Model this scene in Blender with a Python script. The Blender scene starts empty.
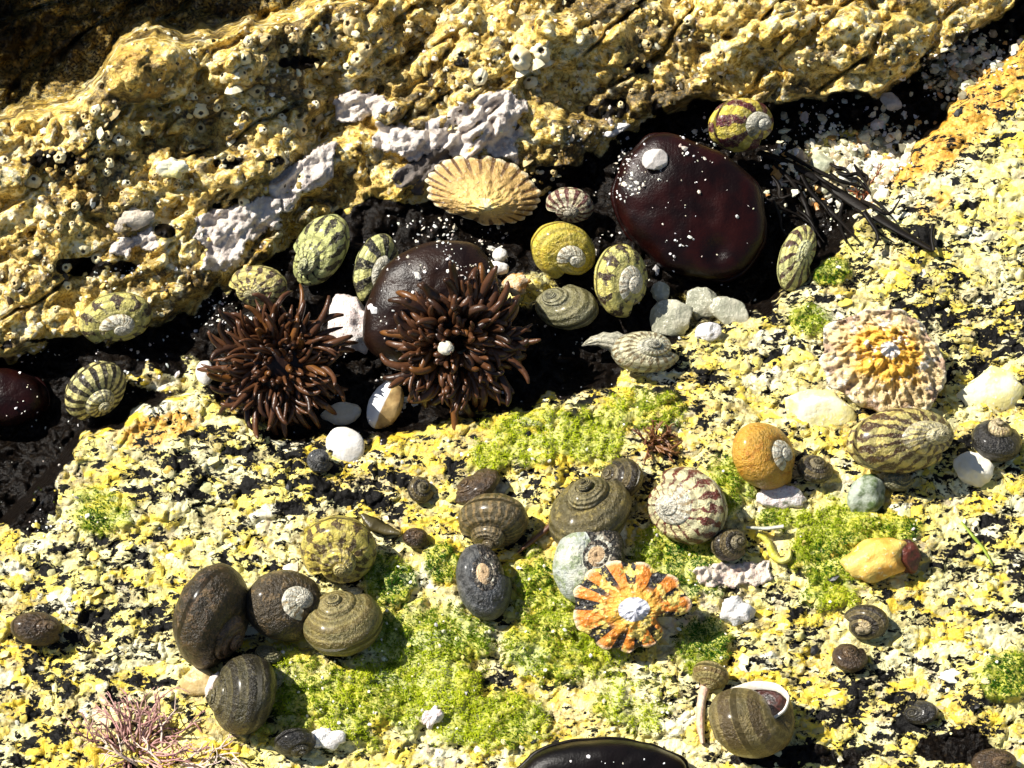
import bpy, math, random
import numpy as np
from mathutils import Vector, Matrix
from mathutils.bvhtree import BVHTree

random.seed(7)
rng = np.random.default_rng(7)
U = 0.00027            # metres of rock per picture pixel (the frame is about 28 cm wide)
D = 0.60               # camera distance
TILT = math.radians(25)
C = bpy.context.scene.collection
scene = bpy.context.scene

BACK = np.array([0.0, -math.sin(TILT), math.cos(TILT)])
UP = np.array([0.0, math.cos(TILT), math.sin(TILT)])
RIGHT = np.array([1.0, 0.0, 0.0])
CAM = BACK * D
CAMM = np.stack([RIGHT, UP, BACK])      # rows: camera axes in world

def ground(px, py, h):
    """world points (metres) on the rock where height is h (in pixel units)"""
    px = np.asarray(px, float); py = np.asarray(py, float); h = np.asarray(h, float)
    vx = (px - 512) * U
    a = (384 - py) * U
    vy = a * UP[1] - D * BACK[1]
    vz = a * UP[2] - D * BACK[2]
    s = (h * U - CAM[2]) / vz
    return np.stack([vx * s, CAM[1] + vy * s, np.broadcast_to(h * U, s.shape)], -1)

# ------------------------------------------------------------------ noise
def hsh(ix, iy, seed):
    ix = ix.astype(np.int64).astype(np.uint32); iy = iy.astype(np.int64).astype(np.uint32)
    h = ix * np.uint32(374761393) + iy * np.uint32(668265263) + np.uint32((seed * 974634777 + 1013904223) & 0xFFFFFFFF)
    h = (h ^ (h >> np.uint32(13))) * np.uint32(1274126177)
    h = (h ^ (h >> np.uint32(16))) * np.uint32(2246822519)
    h = h ^ (h >> np.uint32(15))
    return h.astype(np.float64) / 4294967296.0

def vnoise(x, y, seed):
    x0 = np.floor(x); y0 = np.floor(y); fx = x - x0; fy = y - y0
    fx = fx * fx * fx * (fx * (fx * 6 - 15) + 10); fy = fy * fy * fy * (fy * (fy * 6 - 15) + 10)
    a = hsh(x0, y0, seed); b = hsh(x0 + 1, y0, seed); c = hsh(x0, y0 + 1, seed); d = hsh(x0 + 1, y0 + 1, seed)
    return (a + (b - a) * fx) * (1 - fy) + (c + (d - c) * fx) * fy

def fbm(x, y, scale, octv, seed):
    t = 0; amp = 1; tot = 0; f = 1.0 / scale
    for k in range(octv):
        t = t + amp * (vnoise(x * f + 17.3 * k, y * f - 9.1 * k, seed + k) - 0.5); tot += amp
        amp *= 0.5; f *= 2.03
    return t / tot * 2

def worley(x, y, scale, seed):
    x = x / scale; y = y / scale
    x0 = np.floor(x); y0 = np.floor(y)
    f1 = np.full(x.shape, 9.0); f2 = np.full(x.shape, 9.0); cid = np.zeros(x.shape)
    for i in (-1, 0, 1):
        for j in (-1, 0, 1):
            cx = x0 + i; cy = y0 + j
            d = np.hypot(cx + hsh(cx, cy, seed) - x, cy + hsh(cx, cy, seed + 50) - y)
            r = hsh(cx, cy, seed + 99)
            cl = d < f1
            f2 = np.where(cl, f1, np.minimum(f2, d)); cid = np.where(cl, r, cid); f1 = np.where(cl, d, f1)
    return f1, f2, cid

def sm(a, b, x):
    t = np.clip((x - a) / (b - a), 0, 1)
    return t * t * (3 - 2 * t)

# ------------------------------------------------------------------ rock heights and zones, in picture-plane units
YU = ([-900, -300, 0, 100, 170, 250, 300, 340, 420, 540, 590, 650, 700, 770, 800, 880, 930, 960, 1000, 1100, 1500],
      [400, 370, 356, 344, 320, 284, 232, 208, 204, 192, 160, 122, 104, 112, 100, 86, 62, 40, 8, -80, -380])
YL = ([-900, -300, 0, 50, 90, 150, 215, 290, 400, 470, 560, 640, 700, 760, 800, 830, 880, 950, 1024, 1150, 1500],
      [700, 620, 530, 480, 432, 408, 398, 442, 440, 425, 400, 372, 335, 318, 285, 252, 190, 110, 45, -60, -330])
CD = ([-300, 0, 60, 110, 200, 400, 560, 640, 760, 820, 900, 960, 1100], [-75, -70, -55, -28, -26, -28, -28, -26, -36, -36, -32, -24, -15])
W0 = ([-300, 560, 640, 720, 860, 940, 1000, 1100], [-14, -12, -6, 16, 24, 16, 10, 6])

GREEN = [(100,508,40,30,.9),(560,432,95,32,.62),(490,458,26,20,.9),(640,412,45,26,.75),(388,578,34,28,.9),(442,562,20,24,.9),(330,705,75,48,.8),
         (430,640,85,38,.85),(410,690,100,48,.9),(490,722,70,40,.95),(560,595,55,50,.9),(560,650,80,40,.72),(682,565,50,40,1.0),(702,645,34,34,1.0),
         (735,482,34,36,.95),(852,545,58,48,1.0),(832,592,30,26,1.0),(1008,676,34,26,1.0),(812,320,26,20,.9),(832,272,18,14,.9),(785,517,34,13,.9),
         (640,700,60,40,.55),(375,560,22,16,.8),(20,480,20,24,.5),(295,668,40,26,.6),(590,440,50,26,.8),(895,530,26,16,.9)]

def zones(x, y):
    j = fbm(x, y, 60, 3, 3) * 16 + fbm(x, y, 14, 2, 5) * 5
    yu = np.interp(x, *YU) + j * 0.8; yl = np.interp(x, *YL) + j
    return yu - y, y - yl

def green(x, y):
    g = np.zeros(np.shape(x))
    for cx, cy, a, b, k in GREEN:
        d = np.hypot((x - cx) / a, (y - cy) / b)
        g = np.maximum(g, k * (1 - sm(0.45, 1.25, d)))
    n = fbm(x, y, 38, 4, 21) * 0.55 + fbm(x, y, 9, 2, 25) * 0.3
    return np.clip(sm(0.14, 0.80, g + n * (g > 0.02)), 0, 1)

def tl_recess(x, y):
    yt = np.interp(x, [-300, 0, 70, 92, 120, 150, 240, 330, 420], [140, 112, 112, 92, 42, 30, 28, -4, -40]) + fbm(x, y, 30, 3, 41) * 14
    return sm(-14, 12, yt - y)

def height(x, y):
    d, s = zones(x, y)
    f1_, f2_, fc_ = worley(x + fbm(x, y, 20, 2, 6) * 8, y, 20, 7)
    floor = np.interp(x, *CD) + fbm(x, y, 60, 3, 8) * 12 + fbm(x, y, 14, 3, 9) * 8 + sm(0, .5, f2_ - f1_) * 8 * fc_ + 22 * np.clip(1 - np.hypot((x - 165) / 55, (y - 372) / 26), 0, 1)
    dd = np.clip(d, 0, 420)
    wall = np.interp(x, *W0) + 0.40 * dd
    wq = fbm(x * 0.8 + y * 0.5, y, 120, 4, 11) * 22
    rid = 1 - np.abs(fbm(x * 0.75 + y * 0.75, (y - x * 0.35), 70, 4, 14)) * 2
    w1, w2, wc = worley(x + fbm(x, y, 20, 2, 30) * 10, y + fbm(x, y, 20, 2, 31) * 10, 24, 32)
    v1, v2, vc = worley(x + fbm(x, y, 8, 2, 33) * 4, y + fbm(x, y, 8, 2, 34) * 4, 9, 35)
    crk = np.abs(fbm(x * .62 + y * .78 + 40, (y * .62 - x * .78) * .38, 46, 4, 38))
    wall = wall + wq + rid * 11 - 13 * sm(.16, 0, crk) + sm(0, 0.5, w2 - w1) * 6 * (0.2 + wc) + sm(0, .6, v2 - v1) * 1.8 * (0.2 + vc) + fbm(x, y, 26, 4, 37) * 14
    # bulges of the upper rock
    for cx, cy, a, b, k in ((150, 72, 48, 34, 30), (232, 70, 34, 22, 16), (840, 40, 95, 34, 24), (745, 15, 70, 40, 14), (600, 40, 60, 40, 12), (60, 205, 90, 60, 12), (350, 40, 60, 40, 12), (560, 90, 45, 30, -18), (250, 130, 70, 25, -8)):
        q = np.clip(1 - ((x - cx) / a) ** 2 - ((y - cy) / b) ** 2, 0, 1)
        wall = wall + k * np.sqrt(q)
    # slab
    g1, g2, gc = worley((x * .83 + y * .56) * .8 + fbm(x, y, 14, 2, 50) * 8, (y * .83 - x * .56) + fbm(x, y, 14, 2, 51) * 8, 17, 52)
    h1, h2, hc = worley(x + fbm(x, y, 6, 2, 53) * 4, y + fbm(x, y, 6, 2, 54) * 4, 7, 55)
    slab = fbm(x, y, 170, 3, 56) * 14 + fbm(x, y, 45, 3, 57) * 7 + sm(0, .3, g2 - g1) * 4.2 * (0.15 + gc) + sm(0, .3, h2 - h1) * 1.7 * (.15 + hc) - 4
    slab = slab + 26 * sm(880, 1080, x) * sm(380, 60, y)
    gm = green(x, y)
    slab = slab * (1 - 0.35 * gm) + gm * (3 + 5 * np.abs(fbm(x, y, 26, 3, 60)) * 2)
    ww = np.interp(x, [-300, 560, 680, 720, 1100], [26, 24, 14, 6, 6])
    m_w = sm(-1, 1, (d + 2) / ww * 2 - 0.2)
    m_s = sm(-18, 8, s)
    h = floor * (1 - m_w) + wall * m_w
    h = h * (1 - m_s) + slab * m_s
    h = h - 75 * tl_recess(x, y) * sm(-40, 10, d)
    # unseen boulders past the picture's top-left edge: they shade its corner
    h = h + 95 * sm(-18, -90, y) * sm(250, 90, x) * sm(-900, -700, x)
    h = h + 40 * sm(-16, -110, x) * sm(110, 20, y) + 60 * sm(-14, -70, x) * sm(330, 370, y) * sm(540, 470, y)
    return h

# ------------------------------------------------------------------ helpers
def link(o, parent=None):
    C.objects.link(o)
    if parent is not None: o.parent = parent
    return o

def mesh_np(name, v, f, mat=None, smooth=True, attrs=None):
    me = bpy.data.meshes.new(name)
    v = np.ascontiguousarray(v, np.float32)
    me.vertices.add(len(v)); me.vertices.foreach_set('co', v.ravel())
    if isinstance(f, np.ndarray):
        n = f.shape[1]; loops = f.ravel().astype(np.int32); starts = np.arange(len(f), dtype=np.int32) * n
        nf = len(f)
    else:
        lens = np.array([len(q) for q in f], np.int32); loops = np.array([i for q in f for i in q], np.int32)
        starts = np.concatenate([[0], np.cumsum(lens)[:-1]]).astype(np.int32); nf = len(f)
    me.loops.add(len(loops)); me.loops.foreach_set('vertex_index', loops)
    me.polygons.add(nf); me.polygons.foreach_set('loop_start', starts)
    me.polygons.foreach_set('use_smooth', np.full(nf, smooth, bool))
    me.update(calc_edges=True); me.validate()
    for an, (typ, arr) in (attrs or {}).items():
        at = me.attributes.new(an, typ, 'POINT')
        arr = np.ascontiguousarray(arr, np.float32)
        at.data.foreach_set('color' if typ == 'FLOAT_COLOR' else ('vector' if typ == 'FLOAT_VECTOR' else 'value'), arr.ravel())
    if mat: me.materials.append(mat)
    return me

def obj(name, me, parent=None, loc=None):
    o = bpy.data.objects.new(name, me); link(o, parent)
    if loc is not None: o.location = Vector(loc)
    return o

def tag(o, label, cat, group=None, kind=None):
    o['label'] = label; o['category'] = cat
    if group: o['group'] = group
    if kind: o['kind'] = kind
    return o

def empty(name, loc):
    o = bpy.data.objects.new(name, None); link(o); o.location = Vector(loc); o.empty_display_size = 0.01
    return o

def grid_faces(nx, ny, wrapx=False):
    i, j = np.meshgrid(np.arange(nx if wrapx else nx - 1), np.arange(ny - 1))
    i = i.ravel(); j = j.ravel(); i2 = (i + 1) % nx
    return np.stack([j * nx + i, j * nx + i2, (j + 1) * nx + i2, (j + 1) * nx + i], 1)

# ------------------------------------------------------------------ node helper
class NT:
    def __init__(s, name, rough=0.5, spec=0.5):
        s.m = bpy.data.materials.new(name); s.m.use_nodes = True
        s.t = s.m.node_tree; s.b = s.t.nodes['Principled BSDF']
        s.b.inputs['Roughness'].default_value = rough
        s.b.inputs['Specular IOR Level'].default_value = spec
    def n(s, typ, **kw):
        q = s.t.nodes.new(typ)
        for k, v in kw.items(): setattr(q, k, v)
        return q
    def l(s, a, b): s.t.links.new(a, b)
    def put(s, sock, v):
        if isinstance(v, bpy.types.NodeSocket): s.l(v, sock)
        elif v is not None:
            if isinstance(v, (tuple, list)) and len(v) == 3 and len(sock.default_value) == 4: v = (*v, 1)
            sock.default_value = v
    def math(s, op, a, b=None, c=None, clamp=False):
        q = s.n('ShaderNodeMath', operation=op, use_clamp=clamp)
        for i, v in enumerate((a, b, c)):
            if v is not None: s.put(q.inputs[i], v)
        return q.outputs[0]
    def vmath(s, op, a, b):
        q = s.n('ShaderNodeVectorMath', operation=op); s.put(q.inputs[0], a); s.put(q.inputs[1], b); return q.outputs[0]
    def mix(s, f, a, b, mode='MIX'):
        q = s.n('ShaderNodeMix', data_type='RGBA', blend_type=mode)
        s.put(q.inputs[0], f); s.put(q.inputs[6], a); s.put(q.inputs[7], b); return q.outputs[2]
    def noise(s, vec, scale, detail=2, rough=.5, dist=0):
        q = s.n('ShaderNodeTexNoise'); s.put(q.inputs['Vector'], vec)
        q.inputs['Scale'].default_value = scale; q.inputs['Detail'].default_value = detail
        q.inputs['Roughness'].default_value = rough; q.inputs['Distortion'].default_value = dist
        return q.outputs[0]
    def noisec(s, vec, scale, detail=2):
        q = s.n('ShaderNodeTexNoise'); s.put(q.inputs['Vector'], vec); q.inputs['Scale'].default_value = scale; q.inputs['Detail'].default_value = detail
        return q.outputs[1]
    def vor(s, vec, scale, feature='F1'):
        q = s.n('ShaderNodeTexVoronoi', feature=feature); s.put(q.inputs['Vector'], vec); q.inputs['Scale'].default_value = scale
        return q
    def ramp(s, f, stops, interp='LINEAR'):
        q = s.n('ShaderNodeValToRGB'); s.put(q.inputs[0], f); r = q.color_ramp; r.interpolation = interp
        while len(r.elements) > 1: r.elements.remove(r.elements[-1])
        for i, (p, c) in enumerate(stops):
            e = r.elements[0] if i == 0 else r.elements.new(p)
            e.position = p; e.color = (*c, 1) if len(c) == 3 else c
        return q.outputs[0]
    def step(s, x, a, b):
        q = s.n('ShaderNodeMapRange', interpolation_type='SMOOTHSTEP'); s.put(q.inputs[0], x)
        s.put(q.inputs[1], a); s.put(q.inputs[2], b); return q.outputs[0]
    def attr(s, name):
        q = s.n('ShaderNodeAttribute'); q.attribute_name = name; return q
    def opos(s, k=1 / U):
        q = s.n('ShaderNodeTexCoord'); return s.vmath('SCALE', q.outputs['Object'], None) if False else s._sc(q.outputs['Object'], k)
    def _sc(s, v, k):
        q = s.n('ShaderNodeVectorMath', operation='SCALE'); s.put(q.inputs[0], v); q.inputs[3].default_value = k; return q.outputs[0]
    def bump(s, h, dist, strength=1.0):
        q = s.n('ShaderNodeBump'); s.put(q.inputs['Height'], h); q.inputs['Distance'].default_value = dist * U; q.inputs['Strength'].default_value = strength
        s.l(q.outputs[0], s.b.inputs['Normal'])
    def color(s, c): s.put(s.b.inputs['Base Color'], c)

# ------------------------------------------------------------------ terrain
def axis_lines(lo, hi, step, far_lo, far_hi):
    a = [lo]; d = step
    while a[-1] > far_lo: d = min(d * 1.12, 60); a.append(a[-1] - d)
    b = [hi]; d = step
    while b[-1] < far_hi: d = min(d * 1.12, 60); b.append(b[-1] + d)
    return np.array(a[::-1][:-1] + list(np.arange(lo, hi, step)) + b)
xs = axis_lines(-30, 1054, 1.6, -1500, 2500)
ys = axis_lines(-30, 798, 1.6, -1100, 1900)
GX, GY = np.meshgrid(xs, ys)
GH = height(GX, GY)
TV = ground(GX, GY, GH).reshape(-1, 3)
TF = grid_faces(len(xs), len(ys))[:, ::-1]
d_, s_ = zones(GX, GY)
m_wall = sm(-8, 8, d_ + fbm(GX, GY, 12, 2, 71) * 10)
m_slab = sm(-10, 6, s_ + fbm(GX, GY, 12, 2, 72) * 12)
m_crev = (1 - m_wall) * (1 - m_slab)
# the dark weed-and-shade colour thins out among grit right under the ledge and round (820,170)
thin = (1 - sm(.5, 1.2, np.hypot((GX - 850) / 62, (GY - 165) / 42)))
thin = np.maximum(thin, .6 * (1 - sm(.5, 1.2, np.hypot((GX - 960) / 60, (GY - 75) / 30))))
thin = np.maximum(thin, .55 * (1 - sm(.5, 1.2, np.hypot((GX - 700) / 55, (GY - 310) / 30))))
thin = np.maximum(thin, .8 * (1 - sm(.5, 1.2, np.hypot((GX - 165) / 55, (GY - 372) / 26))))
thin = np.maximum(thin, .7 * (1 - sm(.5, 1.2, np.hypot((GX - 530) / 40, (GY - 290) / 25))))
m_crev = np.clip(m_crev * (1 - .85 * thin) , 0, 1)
m_crev = np.maximum(m_crev, .52 * tl_recess(GX, GY) * sm(420, 300, GX))  # top-left recess: dark wet rock with its shade painted in
# other dark films: wall joints; left hole and wet ledge hollow with painted shade
film_shade = [(20,440,60,70,1.0),(150,360,90,22,.55),(60,345,80,12,.6),(420,215,80,18,.7),(560,180,60,20,.55),(620,110,80,16,.4),(450,75,60,16,.3),(90,268,60,14,.6),(190,260,40,12,.5),(320,235,30,20,.5),(60,160,50,14,.5),(300,60,30,14,.45),(470,60,40,14,.5),(250,165,50,12,.5),(640,70,40,12,.45),(230,205,26,10,.5),(165,230,14,10,.7),(800,758,110,16,.62),(960,748,50,22,.9),(30,500,40,40,.8)]
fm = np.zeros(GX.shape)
for cx, cy, a, b, k in film_shade:
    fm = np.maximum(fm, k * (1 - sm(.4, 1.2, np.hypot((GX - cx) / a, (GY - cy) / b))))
m_film_shade = sm(.3, .62, fm + fbm(GX, GY, 22, 4, 75) * .55 * (fm > .02))
m_crev = np.maximum(m_crev, m_film_shade * .95)
m_green = green(GX, GY)
org = np.zeros(GX.shape)
for cx, cy, a, b, ang, k in ((955,125,120,34,40,1.0),(1000,70,60,30,40,1),(160,430,60,22,15,.75),(250,400,36,16,0,.6),(930,205,40,16,30,.5),(880,600,60,30,20,.35),(150,70,60,40,0,.45)):
    ca, sa = math.cos(math.radians(ang)), math.sin(math.radians(ang))
    u = (GX - cx) * ca - (GY - cy) * sa; w = (GX - cx) * sa + (GY - cy) * ca
    org = np.maximum(org, k * (1 - sm(.4, 1.15, np.hypot(u / a, w / b))))
m_org = np.clip(org + fbm(GX, GY, 25, 3, 81) * .35 * (org > .02), 0, 1)
# density of black mica and painted shadow pits
blk = np.zeros(GX.shape)
for cx, cy, a, b, k in ((240,470,130,55,.7),(330,480,90,50,.6),(130,640,150,60,.55),(960,330,110,90,.6),(60,600,90,80,.3),(890,700,140,60,.5),(680,380,60,40,.5),(780,300,60,40,.5),(1000,560,70,60,.4),(740,680,70,50,.45),(880,240,60,50,.5),(500,470,60,25,.4),(960,470,50,60,.4)):
    blk = np.maximum(blk, k * (1 - sm(.3, 1.2, np.hypot((GX - cx) / a, (GY - cy) / b))))
n_y = np.clip(.5 + fbm(GX, GY, 110, 3, 91) * .9, 0, 1)
pale = np.zeros(GX.shape)
for cx, cy, a, b, k in ((690,600,90,60,.8),(400,610,60,40,.5),(600,700,60,40,.5),(800,480,70,40,.6),(870,170,60,40,.9),(960,60,50,40,.9),(700,440,50,40,.4),(300,700,60,40,.4)):
    pale = np.maximum(pale, k * (1 - sm(.3, 1.2, np.hypot((GX - cx) / a, (GY - cy) / b))))
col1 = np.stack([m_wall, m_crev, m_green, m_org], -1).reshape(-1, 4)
col2 = np.stack([blk, n_y, pale, np.ones(GX.shape)], -1).reshape(-1, 4)

def mb0(k, v):
    q = k.n('ShaderNodeMapping'); k.l(v, q.inputs[0]); q.inputs['Rotation'].default_value = (0, 0, math.radians(-30)); q.inputs['Scale'].default_value = (.6, 1.3, 1); return q.outputs[0]
def rock_material():
    k = NT('granite_rock', .42, .45)
    A = k.attr('zone'); sep = k.n('ShaderNodeSeparateColor'); k.l(A.outputs['Color'], sep.inputs[0])
    wall, crev, grn = sep.outputs[0], sep.outputs[1], sep.outputs[2]; org = A.outputs['Alpha']
    B = k.attr('mineral'); sb = k.n('ShaderNodeSeparateColor'); k.l(B.outputs['Color'], sb.inputs[0])
    blk, yel, pale = sb.outputs[0], sb.outputs[1], sb.outputs[2]
    p = k.opos()
    warp = k._sc(k.vmath('SUBTRACT', k.noisec(p, .09, 2), (.5, .5, .5)), 9)
    pw = k.vmath('ADD', p, warp)
    mp = k.n('ShaderNodeMapping'); k.l(pw, mp.inputs[0]); mp.inputs['Rotation'].default_value = (0, 0, math.radians(-32)); mp.inputs['Scale'].default_value = (.62, 1.05, 1)
    ps = mp.outputs[0]
    v = k.vor(ps, 1 / 20); ve = k.vor(ps, 1 / 20, 'DISTANCE_TO_EDGE')
    sv = k.n('ShaderNodeSeparateColor'); k.l(v.outputs['Color'], sv.inputs[0])
    r1, r2, r3 = sv.outputs[0], sv.outputs[1], sv.outputs[2]
    fine = k.noise(p, .32, 4, .65)
    mid = k.noise(pw, .06, 3, .6)
    # slab minerals
    sel = k.math('ADD', k.math('MULTIPLY', r1, .62), k.math('MULTIPLY', yel, .45))
    slab = k.ramp(sel, [(0.0, (.86, .82, .52)), (.25, (.86, .80, .38)), (.42, (.86, .76, .22)), (.58, (.84, .67, .08)), (.82, (.78, .55, .03)), (.95, (.62, .46, .12))])
    slab = k.mix(k.math('MULTIPLY', k.step(k.noise(ps, .03, 3, .6), .62, .66), .8), slab, k.mix(fine, (.34, .33, .22), (.56, .55, .42)))
    slab = k.mix(k.step(r3, .08, .03), slab, (.87, .84, .62))
    slab = k.mix(k.math('MULTIPLY', pale, k.step(k.noise(p, .1, 3), .40, .6)), slab, (.72, .62, .52))
    slab = k.mix(k.math('MULTIPLY', k.step(fine, .58, .74), .5), slab, (.42, .31, .06))
    slab = k.mix(k.math('MULTIPLY', k.step(fine, .40, .26), .5), slab, (.87, .81, .52))
    slab = k.mix(k.math('MULTIPLY', k.step(ve.outputs['Distance'], .07, .015), .5), slab, (.20, .14, .03))
    vf = k.vor(ps, 1 / 6.5); sf = k.n('ShaderNodeSeparateColor'); k.l(vf.outputs['Color'], sf.inputs[0])
    slab = k.mix(k.math('MULTIPLY', k.step(sf.outputs[0], .80, .9), .55), slab, (.88, .83, .50))
    slab = k.mix(k.math('MULTIPLY', k.step(sf.outputs[1], .78, .9), .5), slab, (.76, .55, .05))
    slab = k.mix(k.math('MULTIPLY', k.step(sf.outputs[2], .86, .9), .6), slab, (.36, .33, .18))
    tz = k.noise(ps, .036, 5, .68)
    slab = k.mix(k.math('MULTIPLY', k.step(tz, .53, .62), .72), slab, k.mix(k.step(fine, .38, .62), (.20, .16, .06), (.62, .52, .26)))
    pk = k.noise(pw, .022, 4, .6)
    slab = k.mix(k.math('MULTIPLY', k.step(pk, .58, .66), .5), slab, k.mix(fine, (.42, .30, .18), (.80, .72, .56)))
    # orange weathering
    oc = k.ramp(k.math('ADD', k.math('MULTIPLY', mid, .6), k.math('MULTIPLY', fine, .5)), [(.3, (.30, .10, .01)), (.5, (.62, .30, .03)), (.62, (.78, .50, .10)), (.75, (.8, .68, .35))])
    slab = k.mix(k.step(k.math('ADD', org, k.math('MULTIPLY', k.math('SUBTRACT', mid, .5), 1.2)), .38, .62), slab, oc)
    # upper rock
    ws = k.math('ADD', k.math('MULTIPLY', mid, .75), k.math('MULTIPLY', fine, .38))
    wc = k.ramp(ws, [(.38, (.02, .012, .003)), (.45, (.18, .10, .014)), (.51, (.50, .31, .04)), (.565, (.78, .57, .15)), (.63, (.87, .75, .38)), (.72, (.88, .84, .64))])
    w2 = k.vor(pw, 1 / 7.5); sw = k.n('ShaderNodeSeparateColor'); k.l(w2.outputs['Color'], sw.inputs[0])
    spot = k.math('MULTIPLY', k.step(sw.outputs[0], .62, .66), k.step(w2.outputs['Distance'], .46, .34))
    wc = k.mix(k.math('MULTIPLY', spot, .85), wc, (.80, .74, .55))
    big = k.noise(p, .017, 2)
    wc = k.mix(k.step(big, .52, .68), wc, k.mix(.5, wc, (.72, .50, .12)))
    brn = k.noise(mb0(k, pw), .017, 5, .66)
    wc = k.mix(k.math('MULTIPLY', k.step(brn, .485, .565), .92), wc, k.mix(k.step(fine, .42, .68), (.014, .009, .003), (.30, .18, .04)))
    amb = k.noise(p, .028, 3, .6)
    wc = k.mix(k.math('MULTIPLY', k.step(amb, .48, .58), .65), wc, k.mix(k.step(fine, .34, .56), (.34, .17, .012), (.86, .62, .16)))
    col = k.mix(wall, slab, wc)
    wo = k.math('MULTIPLY', wall, k.step(org, .25, .5)); col = k.mix(k.math('MULTIPLY', wo, .55), col, (.72, .42, .08))
    # black mica flecks, some shadow pits painted in with them
    mb = k.n('ShaderNodeMapping'); k.l(pw, mb.inputs[0]); mb.inputs['Rotation'].default_value = (0, 0, math.radians(-38)); mb.inputs['Scale'].default_value = (.55, 1.1, 1)
    nb = k.noise(mb.outputs[0], .062, 4, .66)
    nb2 = k.noise(p, .02, 2)
    bsc = k.math('ADD', k.math('ADD', nb, k.math('MULTIPLY', blk, .085)), k.math('MULTIPLY', k.math('SUBTRACT', nb2, .5), .22))
    nbf = k.noise(mb.outputs[0], .15, 4, .66)
    bs2 = k.math('ADD', k.math('ADD', nbf, k.math('MULTIPLY', blk, .07)), k.math('MULTIPLY', k.math('SUBTRACT', nb2, .5), .25))
    halo = k.math('MULTIPLY', k.math('MAXIMUM', k.step(bsc, .548, .59), k.step(bs2, .556, .596)), k.math('SUBTRACT', .6, k.math('MULTIPLY', wall, .5)))
    col = k.mix(halo, col, k.mix(fine, (.10, .08, .03), (.46, .40, .20)))
    bm = k.math('MULTIPLY', k.math('MAXIMUM', k.step(bsc, .584, .598), k.step(bs2, .586, .602)), k.math('SUBTRACT', 1, k.math('MULTIPLY', wall, .55)))
    col = k.mix(bm, col, (.008, .0075, .007))
    # algal stain under the turf
    col = k.mix(k.math('MULTIPLY', grn, .75), col, k.ramp(fine, [(.33, (.05, .10, .006)), (.5, (.30, .36, .015)), (.66, (.64, .62, .10))]))
    # black weed and crevice shade, both painted into this colour
    film_shade = k.ramp(fine, [(.35, (.002, .0015, .001)), (.58, (.006, .004, .003)), (.74, (.035, .024, .012))])
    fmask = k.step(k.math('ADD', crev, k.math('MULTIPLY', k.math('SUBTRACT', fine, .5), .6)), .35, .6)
    col = k.mix(fmask, col, film_shade)
    k.color(col)
    rr = k.math('ADD', k.math('MULTIPLY', fmask, -.06), k.math('ADD', .26, k.math('MULTIPLY', fine, .35))); k.l(k.math('MULTIPLY', k.math('SUBTRACT', .45, k.math('MULTIPLY', fmask, .33)), k.math('SUBTRACT', 1, k.math('MULTIPLY', bm, .8))), k.b.inputs['Specular IOR Level']); k.l(rr, k.b.inputs['Roughness'])
    hgt = k.math('ADD', k.math('ADD', k.math('MULTIPLY', k.step(ve.outputs['Distance'], 0, .22), .8), k.math('MULTIPLY', fine, 1.7)), k.math('MULTIPLY', spot, .5))
    hgt = k.math('SUBTRACT', hgt, k.math('MULTIPLY', bm, .5))
    k.bump(hgt, 1.15, .85)
    return k.m
ROCK = rock_material()
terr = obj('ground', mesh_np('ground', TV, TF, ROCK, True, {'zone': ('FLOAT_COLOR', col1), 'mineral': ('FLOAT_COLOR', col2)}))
tag(terr, 'yellow and black speckled granite with a dark crevice below a golden rock face', 'rock', kind='structure')
TBVH = BVHTree.FromPolygons([tuple(v) for v in TV], [tuple(f) for f in TF.tolist()])

def hat(px, py):
    return height(np.atleast_1d(np.asarray(px, float)), np.atleast_1d(np.asarray(py, float)))

def ground_z(x, y):
    hit = TBVH.ray_cast(Vector((x, y, 0.5)), Vector((0, 0, -1)))
    return hit[0].z if hit[0] is not None else 0.0

def seat(px, py, verts, sink=.12, size=None, lift=0.0):
    """centre (world) so that the mesh shows at pixel (px,py) and rests on the rock a little sunk in"""
    zmin = verts[:, 2].min(); zr = np.ptp(verts[:, 2])
    z = float(hat(px, py)[0]) * U
    for _ in range(5):
        P = ground(px, py, z / U)
        P = P.reshape(3)
        gz = np.mean([ground_z(P[0] + ox * zr * .3, P[1] + oy * zr * .3) for ox, oy in ((0, 0), (1, 0), (-1, 0), (0, 1), (0, -1))])
        z = .5 * z + .5 * (gz - zmin - sink * zr + lift * U)
    return ground(px, py, z / U).reshape(3)

def cam2world(v):      # (right, up, toward camera) in pixels -> metres in world
    return (np.asarray(v) @ CAMM) * U

def fit(v, a, b, ang, depth=None):
    """scale a shape in camera axes so that it spans 2a by 2b along ang in the picture"""
    t = math.radians(ang); ca, sa = math.cos(t), math.sin(t)
    u = v[:, 0] * ca + v[:, 1] * sa; w = -v[:, 0] * sa + v[:, 1] * ca
    cu = (u.max() + u.min()) / 2; cw = (w.max() + w.min()) / 2; cz = (v[:, 2].max() + v[:, 2].min()) / 2
    ku = 2 * a / np.ptp(u); kw = 2 * b / np.ptp(w)
    kz = math.sqrt(ku * kw) if depth is None else 2 * depth / np.ptp(v[:, 2])
    def f(q):
        u = (q[:, 0] * ca + q[:, 1] * sa - cu) * ku; w = (-q[:, 0] * sa + q[:, 1] * ca - cw) * kw
        return np.stack([u * ca - w * sa, u * sa + w * ca, (q[:, 2] - cz) * kz], 1)
    return f

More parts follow.
